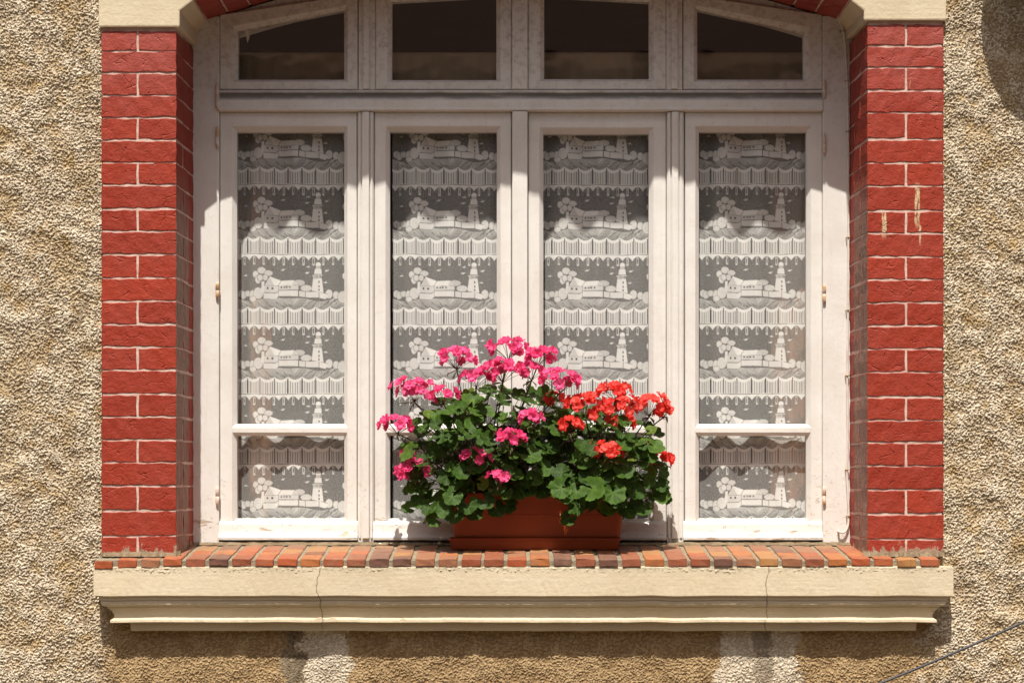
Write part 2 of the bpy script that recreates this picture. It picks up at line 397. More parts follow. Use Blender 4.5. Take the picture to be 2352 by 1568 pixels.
M['red'] = m_leafy('coral_red_petal', [(0, (.82, .024, .020)), (.5, (.92, .052, .034)), (1, (.93, .13, .10))], .55, .42, (1.0, .12, .07))
M['stem'] = m_simple('geranium_stem', (.075, .095, .03), (.11, .06, .03), 40, .6, 0)
M['dry'] = m_simple('dried_flower', (.13, .05, .02), (.20, .09, .04), 60, .9, 0)

# ------------------------------------------------------------------ the setting
g_ = MB(); g_.add([(-40, -60, 0), (40, -60, 0), (40, 40, 0), (-40, 40, 0)], [(0, 1, 2, 3)])
tag(g_.build('ground', M['ground']), 'pale street paving in front of the house', None, None, 'structure')

YW = 0.012                                       # mean plane of the roughcast
ZS0, ZA0 = 1.30, 2.994                           # below the sill / arch springing
XL0, XL1 = PX(233), PX(405); XR0, XR1 = PX(1992), PX(2167)
FD = 0.28                                        # depth of the window frame behind the brick face
SPL = 0.0105                                     # splay of the reveals
wall = thing('house_wall', (0, .2, 0), 'beige roughcast house wall around the brick framed window', 'wall')

def roughcast(x0, x1, z0, z1, step, amp=1.0):
    nx = max(2, int(round((x1 - x0) / step)) + 1); nz = max(2, int(round((z1 - z0) / step)) + 1)
    X, Z = np.meshgrid(np.linspace(x0, x1, nx), np.linspace(z0, z1, nz))
    a = sample(N_A, X, Z * .93); b = sample(N_B, X + .31, Z); c = sample(N_C, X, Z); d = sample(N_D, X, Z); e = sample(N_E, X + .2, Z)
    # thrown crumbs: rounded tops, sharp hollows; finer, flatter coat under the sill
    b2 = sample(N_B, X * .85 + Z * .35 + .1, Z * 1.15 - X * .3)
    ss = lambda t: np.clip(t, 0, 1) ** 2 * (3 - 2 * np.clip(t, 0, 1))
    crumb = ss((.62 * b2 + .62 * a + .30 * e + .62) / 1.15)
    h = 2.7 * crumb + (.6 + 1.0 * crumb) * np.tanh(a) + (.55 + .75 * crumb) * c + .9 * e
    wx_ = X + .010 * e + .005 * b; wz_ = Z + .025 * sample(N_E, X, Z + .5)
    zone = ss((wx_ - PX(222)) / .045) * ss((PX(2150) - wx_) / .06) * ss((1.33 - wz_) / .06)
    strip = lambda p, q, s: ss((wx_ - PX(p) + s) / (2 * s)) * ss((PX(q) + s - wx_) / (2 * s))
    light = np.maximum(strip(692, 800, .008), .85 * strip(1655, 1835, .014))
    damp = np.maximum(.95 * strip(652, 690, .007), .75 * strip(1738, 1772, .010)) * ss((1.23 - Z) / .05) * ss((b + 2.8) / 1.4)
    H = .001 * amp * (1 - .30 * zone) * (1 - .55 * damp) * h + .0012 * d
    ck = np.abs(X - PX(678) + .010 * e + .004 * a) ; crack = ss((.0030 - ck) / .0016) * ss((1.22 - Z) / .03) * .8
    at = {'tone': np.clip(crumb * .85 + .12 * sample(N_T, X + .4, Z) + .10 * d + .05, 0, 1), 'ochre': .45 * ss((sample(N_E, X + .7, Z + .2) - .9) / .8) + .35 * ss((sample(N_D, X + .3, Z + .9) - .1) / 1.2) + .5 * ss((1.32 - Z) / .1) * ss((X + 1.35) / .2) * ss((1.42 - X) / .2) * 0, 'brown': zone * (1 - .88 * light), 'damp': damp, 'crack': crack, 'repair': zone * light * .85}
    return grid_mesh('roughcast', X + sample(N_B, X, Z + .7) * .0008, YW - H, Z + .001 * sample(N_B, X + .9, Z), True, at)
for a in ((-1.60, XL0 + .012, .86, 3.14, .0019), (XR1 - .012, 1.60, .86, 3.14, .0019), (XL0 + .012, XR1 - .012, .86, ZS0, .0019)):
    link('roughcast', roughcast(*a), wall, [M['rough']])
for a in ((-4.5, -1.595, 0, 4.6), (1.595, 4.5, 0, 4.6), (-1.66, 1.66, 0, .865), (-1.66, 1.66, 3.42, 4.6), (-1.66, XL0 + .012, 3.135, 3.425), (XR1 - .012, 1.66, 3.135, 3.425)):
    link('roughcast', roughcast(*a, .014, 1.0), wall, [M['rough']])
core = MB()
core.box(-4.5, XL0 + .03, .03, .46, -.05, 4.6).box(XR1 - .03, 4.5, .03, .46, -.05, 4.6)
core.box(XL0 + .031, XR1 - .031, .03, .46, -.05, 1.30).box(XL0 + .031, XR1 - .031, .03, .46, 3.44, 4.6)
core.box(XL0 + .032, PX(444, FD) - .012, .24, .46, 1.301, 3.44).box(PX(1952, FD) + .012, XR1 - .032, .24, .46, 1.301, 3.44)
core.build('masonry', M['core'], wall)
# the rest of the house behind: a closed dim room
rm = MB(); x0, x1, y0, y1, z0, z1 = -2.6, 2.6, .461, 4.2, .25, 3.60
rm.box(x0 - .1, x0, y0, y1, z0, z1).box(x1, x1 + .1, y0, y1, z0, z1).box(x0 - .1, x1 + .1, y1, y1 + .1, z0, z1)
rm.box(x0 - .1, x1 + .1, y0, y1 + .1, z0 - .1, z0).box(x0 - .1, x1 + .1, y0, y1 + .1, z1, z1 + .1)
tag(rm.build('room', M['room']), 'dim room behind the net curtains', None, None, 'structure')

# ------------------------------------------------------------------ brick piers
JL = [72, 118, 168, 220, 271, 322, 374, 426, 480, 531, 584, 638, 692, 745, 797, 850, 905, 957, 1010, 1062, 1116, 1172, 1230, 1279]
JR = [58, 106, 155, 208, 259, 320, 374, 428, 485, 536, 590, 642, 695, 748, 801, 855, 912, 965, 1016, 1070, 1125, 1180, 1237, 1279]
def pier(xo, xi, xmid, js, sgn, label):
    """xo outer edge, xi corner at the window opening; sgn = +1 when the opening lies to the right"""
    t = thing('brick_pier', ((xo + xi) / 2, .1, PZ(1279)), label, 'brick pier', 'painted brick piers either side of the window')
    g = .0033
    mb = MB()
    def core_c(u, v, w):
        y = .0010 + v * (FD + .006); x = xo + sgn * .003 + u * (xi + sgn * (SPL * y / FD - .0014) - xo - sgn * .003); return (x, y, PZ(js[-1]) + w * (PZ(js[0]) + .0 - PZ(js[-1])))
    vs, fs = rbox(core_c, [0, .5, 1], [0, .5, 1], [0, .25, .5, .75, 1], .002, (.2, .2, 1.5), 0.0, 5)
    mb.add(vs, fs); mb.build('pointing', M['joint'], t)
    for c in range(len(js) - 1):
        z1 = PZ(js[c]) - g * (0 if c == 0 else 1); z0 = PZ(js[c + 1]) + g * (0 if c == len(js) - 2 else 1)
        half = (c % 2 == 0)
        # plan rectangles (u along the face, v depth) in metres: the headers/stretchers one sees
        w = abs(xi - xo); m = abs(xmid - xo)
        if half: rects = [(0, m - g, 0, .105), (m + g, w, 0, .205 + rng.uniform(-.006, .006)), (m + g + .02, w, .213, FD + .012)]
        else:    rects = [(0, w, 0, .112 + rng.uniform(-.006, .006)), (w * .45, w, .120, FD + .012)]
        for (a, b, y0, y1) in rects:
            dz0 = rng.uniform(-.0016, .0016); dz1 = rng.uniform(-.0016, .0016); dy = rng.uniform(-.0012, -.0004) if y0 == 0 else 0
            ph = rng.uniform(0, 6.28); ph2 = rng.uniform(0, 6.28)
            def cf(u, v, w_, a=a, b=b, y0=y0, y1=y1, z0=z0, z1=z1, dz0=dz0, dz1=dz1, dy=dy, ph=ph, ph2=ph2):
                y = y0 + v * (y1 - y0) + dy * (1 - v); s = (a + u * (b - a)) / abs(xi - xo)
                x = xo + sgn * (a + u * (b - a)) + sgn * SPL * y / FD * max(0, (s - .5) * 2)
                wob = .0011 * math.sin((u * (b - a) + v * .1) * 62 + ph + w_ * 2.5) + .0008 * math.sin(u * (b - a) * 148 + ph2 + w_ * 4)
                return (x + .0009 * math.sin(w_ * 5 + ph2) * (1 if .02 < u else 1), y + .0005 * math.sin(u * (b - a) * 90 + w_ * 6 + ph), z0 + w_ * (z1 - z0) + (dz0 + u * (dz1 - dz0)) + wob)
            L = (b - a, y1 - y0, z1 - z0); r = .0014
            vs, fs = rbox(cf, params(L[0], r, max(2, int(L[0] / .014))), params(L[1], r, max(1, int(L[1] / .05))), params(L[2], r, 1), r, L, .00032, rng.random())
            o = MB().add(vs, fs).build('brick', M['brick'], t)
    return t
pier(XL0, XL1, PX(316), JL, 1, 'red painted brick pier with white joints left of the window')
pier(XR1, XR0, PX(2081), JR, -1, 'red painted brick pier with plaster dribbles right of the window')

# ------------------------------------------------------------------ arch over the window
ACX = (PX(444, FD) + PX(1952, FD)) / 2; AR = 2.83; AZC = CZ - 1.253; XH = .985
arch = thing('brick_arch', (ACX, .15, ZA0), 'shallow red brick arch over the window between cream blocks', 'brick arch')
def arcp(th, r): return (ACX + r * math.sin(th), AZC + r * math.cos(th))
TH = math.asin(XH / AR); NV = 28; TSK = math.asin((XH - .022) / AR)
am = MB(); rings = []
for i in range(41):
    th = -TSK + 2 * TSK * i / 40; a = arcp(th, AR + .004); b = arcp(th, AR + .215)
    rings.append([(a[0], .004, a[1]), (b[0], .004, b[1]), (b[0], .30, b[1]), (a[0], .30, a[1])])
am.loft(rings, True, True); am.build('pointing', M['joint'], arch)
for i in range(NV):
    t0 = -TSK + 2 * TSK * i / NV + .0036 / AR; t1 = -TSK + 2 * TSK * (i + 1) / NV - .0036 / AR
    cut = .115 if i % 2 else .205
    for (y0, y1) in ((0, cut - .0035), (cut + .0035, .302)):
        def cf(u, v, w, t0=t0, t1=t1, y0=y0, y1=y1):
            p = arcp(t0 + u * (t1 - t0), AR + w * .22); return (p[0], y0 + v * (y1 - y0), p[1])
        L = (.06, y1 - y0, .22); vs, fs = rbox(cf, params(L[0], .003, 1), params(L[1], .003, 2), params(L[2], .003, 2), .003, L, .0008, i * 2 + y0)
        MB().add(vs, fs).build('brick', M['brick'], arch)

def impost(xo, xi, pz, sgn, label):
    """cream block carrying the arch, with its skewed springer"""
    t = thing('impost_block', ((xo + xi) / 2, .1, PZ(pz)), label, 'cream block', 'cream blocks under the arch')
    zb = PZ(pz, -.012)
    oo = xo - sgn * .0065; ii = xi + sgn * .0115
    pa = arcp(-sgn * TSK, AR - .003); prof = [(oo, zb), (ii, zb), (ii, pa[1] - .030), (pa[0], pa[1])]
    pt = arcp(-sgn * TSK, AR + .26); prof += [(pt[0], pt[1]), (oo, pt[1])]
    mb = MB(); rings = []
    for (y, ins) in ((-.012, .0), (.10, .0), (.305, 0)):
        rings.append([(x + (sgn * SPL * max(0, y) / FD if 1 <= k <= 2 else 0), y, z) for k, (x, z) in enumerate(prof)])
    mb.loft(rings, True, True); mb.build('block', M['cream'], t, .005)
    mb = MB(); mb.box(min(xo, xi) + .004, max(xo, xi) - .002, .003, .28, zb - .012, zb + .002); mb.build('bed_joint', M['joint'], t)
impost(XL0, XL1, 62, 1, 'cream painted stone block on top of the left brick pier')
impost(XR1, XR0, 47, -1, 'cream painted stone block on top of the right brick pier')

# ------------------------------------------------------------------ sill: moulded cornice, mortar bed, row of bricks
SF = -.069
sill = thing('window_sill', (0, 0, PZ(1447, -.02)), 'cream moulded window sill topped with a row of orange bricks', 'window sill')
xa, xb = PX(215, SF), PX(2190, SF)
prof = [(.004, .004, PZ(1303, SF) + .004), (.0, .0, PZ(1303, SF)), (.0, .0, PZ(1330, SF)), (0, 0, PZ(1350, SF)), (.0, .0, PZ(1367, SF)), (.003, .003, PZ(1369.5, SF)),
        (.0090, .014, PZ(1370, SF)), (.0095, .015, PZ(1377, -.06)), (.0145, .019, PZ(1377.6, -.055)), (.0125, .018, PZ(1382, -.055)), (.0135, .020, PZ(1387, -.055)), (.018, .025, PZ(1391, -.05)), (.0275, .033, PZ(1391.8, -.05)),
        (.0285, .036, PZ(1395, -.045)), (.033, .047, PZ(1401, -.04)), (.0365, .053, PZ(1409, -.035)), (.0365, .054, PZ(1415, -.035)), (.033, .050, PZ(1419, -.035)),
        (.0265, .045, PZ(1421.5, -.04)), (.0235, .044, PZ(1422.3, -.04)), (.0230, .044, PZ(1427.5, -.04)), (.027, .048, PZ(1429, -.04)), (.046, .099, PZ(1429.6, -.03)), (.047, .100, PZ(1446, -.025)), (.052, .104, PZ(1448, -.02))]
NXS = 260
def sill_ring(inf, ins, z, k):
    yb = YW + .03; pts = [(xa + ins, yb, z), (xa + ins, (yb + SF + inf) / 2, z)]
    for i in range(NXS + 1):
        x = xa + ins + (xb - xa - 2 * ins) * i / NXS
        d = float(sample(N_D, np.array([x]), np.array([z * .6]))[0]) * .0006 + float(sample(N_B, np.array([x]), np.array([z]))[0]) * .0002
        dz = float(sample(N_D, np.array([x + .4]), np.array([.3]))[0]) * .0006
        if k in (18, 19): dz += max(0, float(sample(N_B, np.array([x * .4]), np.array([.1]))[0]) - 1.5) * .004 + .007 * math.exp(-((x - PX(737)) / .012) ** 2) + .005 * math.exp(-((x - PX(765)) / .010) ** 2)
        pts.append((x, SF + inf + d, z + dz))
    return pts + [(xb - ins, (yb + SF + inf) / 2, z), (xb - ins, yb, z)]
mb = MB(); rings = [[(p[0], min(p[1] + .09, YW + .03) if 1 < i < NXS + 4 else p[1], p[2]) for i, p in enumerate(sill_ring(.004, .004, PZ(1303, SF) + .004, 0))]]
rings += [sill_ring(a, b, z, k) for k, (a, b, z) in enumerate(prof)]
rings.append([(p[0], YW + .03, p[2]) for p in sill_ring(*prof[-1], 99)])
mb.loft(rings, False, False, False)
cor = mb.build('cornice', M['cream'], sill)
# rough mortar bed squeezed out under the bricks
TF = -.0715                                                   # front edge of the bricks
def sz(y): return 1.3755 + (y - TF) * .090                    # top surface of the sloping brick row
nx = 900
X, V = np.meshgrid(np.linspace(PX(216, SF), PX(2186, SF), nx), np.linspace(0, 1, 12))
zt = 1.3755 - .0215; zb_ = PZ(1316, SF)
bul = .0006 + .0008 * sample(N_A, X, V * .03) + .0010 * sample(N_B, X, V * .03 + .2)
Yb = SF + .001 - bul * np.sin(np.clip(V, 0, 1) * math.pi) ** .7
Zb = zb_ + (zt - .0005 - zb_) * V + .0022 * sample(N_B, X + .5, V * .01) * (1 - V)
link('mortar_bed', grid_mesh('mortar_bed', X, Yb, Zb, True), sill, [M['cream']])
mb = MB(); mb.add([(PX(214, TF) + .004, TF + .006, sz(TF) - .0045), (PX(2160, TF) - .002, TF + .006, sz(TF) - .0045), (PX(2160, TF) - .002, FD + .01, sz(FD) - .0015), (PX(214, TF) + .004, FD + .01, sz(FD) - .0015),
        (PX(214, TF) + .004, TF + .006, sz(TF) - .03), (PX(2160, TF) - .002, TF + .006, sz(TF) - .03), (PX(2160, TF) - .002, FD + .01, sz(FD) - .05), (PX(214, TF) + .004, FD + .01, sz(FD) - .05)],
       [(0, 1, 2, 3), (4, 7, 6, 5), (0, 4, 5, 1), (1, 5, 6, 2), (2, 6, 7, 3), (3, 7, 4, 0)])
mb.build('mortar', M['mortar'], sill)
# cement fillet where the sill meets the frame and the pier feet
mb = MB()
for (xs, xe, y0) in ((PX(444, FD), PX(1952, FD), FD - .012),):
    n = 120; rr = []
    for i in range(n + 1):
        x = xs + (xe - xs) * i / n; q = .012 + .006 * float(sample(N_B, np.array([x]), np.array([.5]))[0])
        rr.append([(x, FD - q - .012, sz(FD - q) + .0002), (x, FD - .004, sz(FD) + .006 + q * .15), (x, FD + .012, sz(FD) + .006)])
    mb.loft(rr, False)
for (xs, xe) in ((XL0, XL1 + .012), (XR0 - .012, XR1)):
    n = 40; rr = []
    for i in range(n + 1):
        x = xs + (xe - xs) * i / n; q = .010 + .004 * float(sample(N_B, np.array([x]), np.array([.8]))[0])
        rr.append([(x, -q - .006, sz(-q) - .0005), (x, -.002 - q * .3, sz(0) + .006 + q * .4), (x, .012, sz(0) + .014)])
    mb.loft(rr, False)
mb.build('cement_fillet', M['cement'], sill)
NB = 37; pitch = (PX(2162, TF) - PX(212, TF)) / NB
for i in range(NB):
    x0 = PX(212, TF) + i * pitch + rng.uniform(.0048, .0075); x1 = PX(212, TF) + (i + 1) * pitch - rng.uniform(.0048, .0075)
    xm = (x0 + x1) / 2; cuts = [TF + rng.uniform(-.002, .002)]
    if XL1 - .01 < xm < XR0 + .01:
        cuts += [TF + rng.choice((.075, .112, .15)) + rng.uniform(-.01, .01)]
        cuts += [cuts[-1] + rng.choice((.075, .105)) + rng.uniform(-.008, .008)]
        if FD - .012 - cuts[-1] > .035: cuts += [FD - rng.uniform(.010, .02)]
    else: cuts += [.03]
    lift = rng.uniform(-.0012, .0012) - (.006 * (1 - i / 3) if i < 3 else 0)
    for k in range(len(cuts) - 1):
        y0, y1 = cuts[k] + (.0022 if k else 0), cuts[k + 1] - .0022
        skew = rng.uniform(-.002, .002)
        def cf(u, v, w, x0=x0, x1=x1, y0=y0, y1=y1, lift=lift, skew=skew):
            y = y0 + v * (y1 - y0); return (x0 + u * (x1 - x0) + skew * v, y, sz(y) + lift - .0218 * (1 - w) + skew * .3 * (u - .5))
        L = (x1 - x0, y1 - y0, .0218); vs, fs = rbox(cf, params(L[0], .002, 1), params(L[1], .002, 1), params(L[2], .002, 0), .002, L, .0006, rng.random())
        MB().add(vs, fs).build('brick', M['sillbrick'], sill)

# ------------------------------------------------------------------ the window
win = thing('window', (PX(1198, FD), FD, sz(FD)), 'old white wooden window of four casements with arched transom lights', 'window')
YJ = FD                    # jamb face
YS = FD + .013             # casement face
YG = FD + .030             # glass
YL = FD + .073             # lace
def wx(p, Y=FD): return PX(p, Y)
def wz(p, Y=FD): return PZ(p, Y)
fr = MB()
fr.box(wx(440), wx(503), YJ, YJ + .07, wz(1256), arcp(math.asin((wx(503) - ACX) / AR), AR)[1] - .004)
fr.box(wx(1890), wx(1957), YJ, YJ + .07, wz(1256), arcp(math.asin((wx(1890) - ACX) / AR), AR)[1] - .004)
fr.build('jamb', M['frame'], win, .003)
# transom bar: cove on top, flat fascia, drip bead
xs = (wx(503) + .0008, wx(1890) - .0008)
prof = [(YJ + .065, wz(206)), (YJ + .006, wz(206.5)), (YJ + .003, wz(209)), (YJ + .003, wz(213)), (YJ + .010, wz(216)), (YJ + .011, wz(220)), (YJ + .006, wz(226)), (YJ - .003, wz(230)),
        (YJ - .004, wz(234)), (YJ - .004, wz(248)), (YJ - .007, wz(250)), (YJ - .007, wz(253)), (YJ - .003, wz(255)), (YJ + .02, wz(256)), (YJ + .065, wz(256))]
mb = MB(); mb.loft([[(x, y, z) for (y, z) in prof] for x in (xs[0], xs[0] + .4, 0, xs[1] - .4, xs[1])], True, True); mb.build('transom_bar', M['frame'], win)
# bottom rail of the frame
mb = MB(); mb.box(xs[0], xs[1], YJ + .050, YJ + .07, wz(1244), wz(1244) + .02)
mb.loft([[(x, YJ + .0685, wz(1247)), (x, YJ - .004, wz(1245.5)), (x, YJ - .008, wz(1247)), (x, YJ - .008, wz(1257)), (x, YJ + .0685, wz(1257))] for x in xs], True, True)
mb.build('bottom_rail', M['frame'], win, .002)
# mullions, lower and upper
def mullion(a, b, z0, z1, y, bead):
    m = MB(); m.box(wx(a), wx(b), y, YJ + .06, z0, z1); 
    for (p, q, d) in bead: m.box(wx(p), wx(q), y - d, y + .002, z0 + (.012 if len(bead) > 1 else .002), z1 - .002)
    m.build('mullion', M['frame'], win, .0025)
zt0, zt1 = wz(1245), wz(255.5)
mullion(821, 858, zt0, zt1, YJ + .008, [(824, 829, .004), (832, 848, .012), (850.5, 856, .006)])
mullion(1176, 1212, zt0, zt1, YJ + .004, [(1177, 1211.5, .012)])
mullion(1532, 1571, zt0, zt1, YJ + .008, [(1534.5, 1540, .006), (1543, 1558, .012), (1561, 1568, .004)])
def ztop(px): return arcp(math.asin((wx(px) - ACX) / AR), AR)[1] - .006
zu0 = wz(206) + .0005
mullion(823, 861, zu0, ztop(840), YJ + .008, [(834, 848, .009)])
mullion(1175.5, 1212.5, zu0, ztop(1195), YJ + .006, [(1177, 1211.5, .006)])
mullion(1531, 1568, zu0, ztop(1550), YJ + .008, [(1542, 1557, .009)])
# arched head board behind the transom lights
mb = MB(); rr = []
for i in range(33):
    px = 503.5 + (1889.5 - 503.5) * i / 32; zt_ = arcp(math.asin((wx(px) - ACX) / AR), AR)[1] - .002
    rr.append([(wx(px), YJ + .026, zt_ - .075), (wx(px), YJ + .026, zt_), (wx(px), YJ + .068, zt_), (wx(px), YJ + .068, zt_ - .075)])
mb.loft(rr, True, True); mb.build('head_board', M['frame'], win)

def sash(name, outer, inner, ys, low=False, bar=None, weather=None, hinge_px=None, hinges=(), lab=None):
    """outer/inner: 4 points (px,py) bl, br, tr, tl"""
    def ring(t, y, sh=0.0):
        return [(wx(o[0] + (i[0] - o[0]) * t, YS) , y, wz(o[1] + (i[1] - o[1]) * t, YS)) for o, i in zip(outer, inner)]
    mb = MB(); w = .035
    mb.loft([ring(0, ys + .045), ring(0, ys + .003), ring(.06, ys), ring(.72, ys), ring(.76, ys + .0015), ring(.97, ys + .013), ring(1, ys + .0145), ring(1, ys + .045), ring(0, ys + .045)], True)
    s = mb.build(name, M['frame'], win)
    if lab: s['label'] = lab
    ip = [(wx(i[0], YS), wz(i[1], YS)) for i in inner]; e = .004
    cx = sum(p[0] for p in ip) / 4; cz = sum(p[1] for p in ip) / 4
    def panes(quad):
        m = MB(); q = [(p[0], p[1]) for p in quad]
        m.loft([[(x, y, z) for (x, z) in q] for y in (ys + .016, ys + .0195)], True, True); m.build('pane', M['glass'], s)
    if bar:
        zb0, zb1 = wz(bar[1], YS), wz(bar[0], YS)
        panes([(ip[0][0] - e, ip[0][1] - e), (ip[1][0] + e, ip[1][1] - e), (ip[1][0] + e, zb0 + e), (ip[0][0] - e, zb0 + e)])
        panes([(ip[0][0] - e, zb1 - e), (ip[1][0] + e, zb1 - e), (ip[2][0] + e, ip[2][1] + e), (ip[3][0] - e, ip[3][1] + e)])
        m = MB(); pf = [(ys + .013, zb0), (ys + .002, zb0 + .007), (ys + .0005, zb0 + .010), (ys + .0005, zb1 - .012), (ys + .003, zb1 - .007), (ys + .013, zb1), (ys + .038, zb1), (ys + .038, zb0)]
        m.loft([[(x, y, z) for (y, z) in pf] for x in (ip[0][0] - .012, cx, ip[1][0] + .012)], True, True); m.build('glazing_bar', M['frame'], s)
    else:
        panes([(x + (e if x > cx else -e), z + (e if z > cz else -e)) for (x, z) in ip])
    if weather:
        zt_, zb = wz(weather[0], YS - .01), wz(weather[1], YS - .03)
        pf = [(ys + .002, zt_), (ys - .007, zt_ - .003), (ys - .010, zt_ - .010), (ys - .0115, zt_ - .022), (ys - .0135, zt_ - .034), (ys - .0175, zb + .015), (ys - .0215, zb + .008), (ys - .0205, zb + .001), (ys - .016, zb), (ys + .002, zb + .003)]
        m = MB(); xa_, xb_ = wx(outer[0][0] - 3, YS - .02), wx(outer[1][0] + 1, YS - .02)
        N = 24; m.loft([[(xa_ + (xb_ - xa_) * k / N, y + rng.gauss(0, .0002), z + rng.gauss(0, .0003)) for (y, z) in pf] for k in range(N + 1)], True, True, False)
        m.build('weather_board', M['frame'], s)
    for (h0, h1, rust) in hinges:
        m = MB(); xh = wx(hinge_px); z0, z1 = wz(h1), wz(h0); L = z1 - z0; y = YJ - .006
        m.tube([(xh, y, z0), (xh, y, z0 + L * .06), (xh, y, z0 + L * .10), (xh, y, z0 + L * .49), (xh, y, z0 + L * .5), (xh, y, z0 + L * .51), (xh, y, z0 + L * .9), (xh, y, z0 + L * .94), (xh, y, z1)],
               [.002, .0045, .0058, .0058, .0048, .0058, .0058, .0045, .002], 10)
        m.box(xh - .004, xh + .004, y + .002, y + .012, z0 + L * .12, z0 + L * .88)
        h = m.build('hinge', M['rust' if rust else 'iron'], s)
        if rust: h['label'] = 'hinge with orange rust stains'
LO = [((505, 1242), (820, 1242), (820, 257), (505, 257)), ((860, 1242), (1174.5, 1242), (1174.5, 257), (860, 257)),
      ((1213.5, 1242), (1530.5, 1242), (1530.5, 257), (1213.5, 257)), ((1573, 1242), (1889, 1242), (1889, 257), (1573, 257))]
LI = [((543, 1190), (790, 1190), (790, 302), (543, 302)), ((895, 1190), (1141, 1190), (1141, 302), (895, 302)),
      ((1248, 1190), (1491, 1190), (1491, 306), (1248, 306)), ((1606, 1190), (1853, 1190), (1853, 302), (1606, 302))]
HL = [(190, 254, 0), (290, 340, 0), (648, 686, 1), (1118, 1160, 0)]; HR = [(185, 226, 0), (306, 356, 0), (654, 696, 1), (1116, 1160, 1)]
sash('casement', LO[0], LI[0], YS, bar=(973, 1000), weather=(1196, 1240), hinge_px=500, hinges=HL)
sash('casement', LO[1], LI[1], YS, bar=(973, 1000), weather=(1196, 1240))
sash('casement', LO[2], LI[2], YS + .004, bar=(973, 1000), weather=(1196, 1240))
sash('casement', LO[3], LI[3], YS, bar=(973, 1000), weather=(1196, 1240), hinge_px=1892.5, hinges=HR)
TO = [((504.5, 206), (822, 206), (822, -14), (504.5, 34)), ((862, 206), (1175, 206), (1175, -52), (862, -34)),
      ((1213, 206), (1530, 206), (1530, -34), (1213, -52)), ((1569, 206), (1889, 206), (1889, 34), (1569, -14))]
TI = [((546, 182), (790, 182), (790, 23), (546, 71)), ((900, 183), (1140, 183), (1140, -10), (900, 4)),
      ((1250, 181), (1491, 181), (1491, 4), (1250, -10)), ((1602, 182), (1846, 182), (1846, 74), (1602, 22))]
for o, i in zip(TO, TI): sash('transom_light', o, i, YS - .003)
m = MB(); xq = wx(566); m.add([(wx(560), YS + .0115, wz(66, YS)), (wx(572), YS + .0115, wz(66, YS)), (wx(571), YS + .011, wz(86, YS)), (wx(566), YS + .0112, wz(97, YS)), (wx(564), YS + .011, wz(86, YS)),
    (wx(560), YS + .0125, wz(66, YS)), (wx(572), YS + .0125, wz(66, YS)), (wx(571), YS + .012, wz(86, YS)), (wx(566), YS + .0122, wz(97, YS)), (wx(564), YS + .012, wz(86, YS))],
    [(0, 1, 2, 3, 4), (9, 8, 7, 6, 5), (0, 5, 6, 1), (1, 6, 7, 2), (2, 7, 8, 3), (3, 8, 9, 4), (4, 9, 5, 0)]); o = m.build('paint_flake', M['frame'], win); o['label'] = 'loose paint flake hanging in the left transom light'

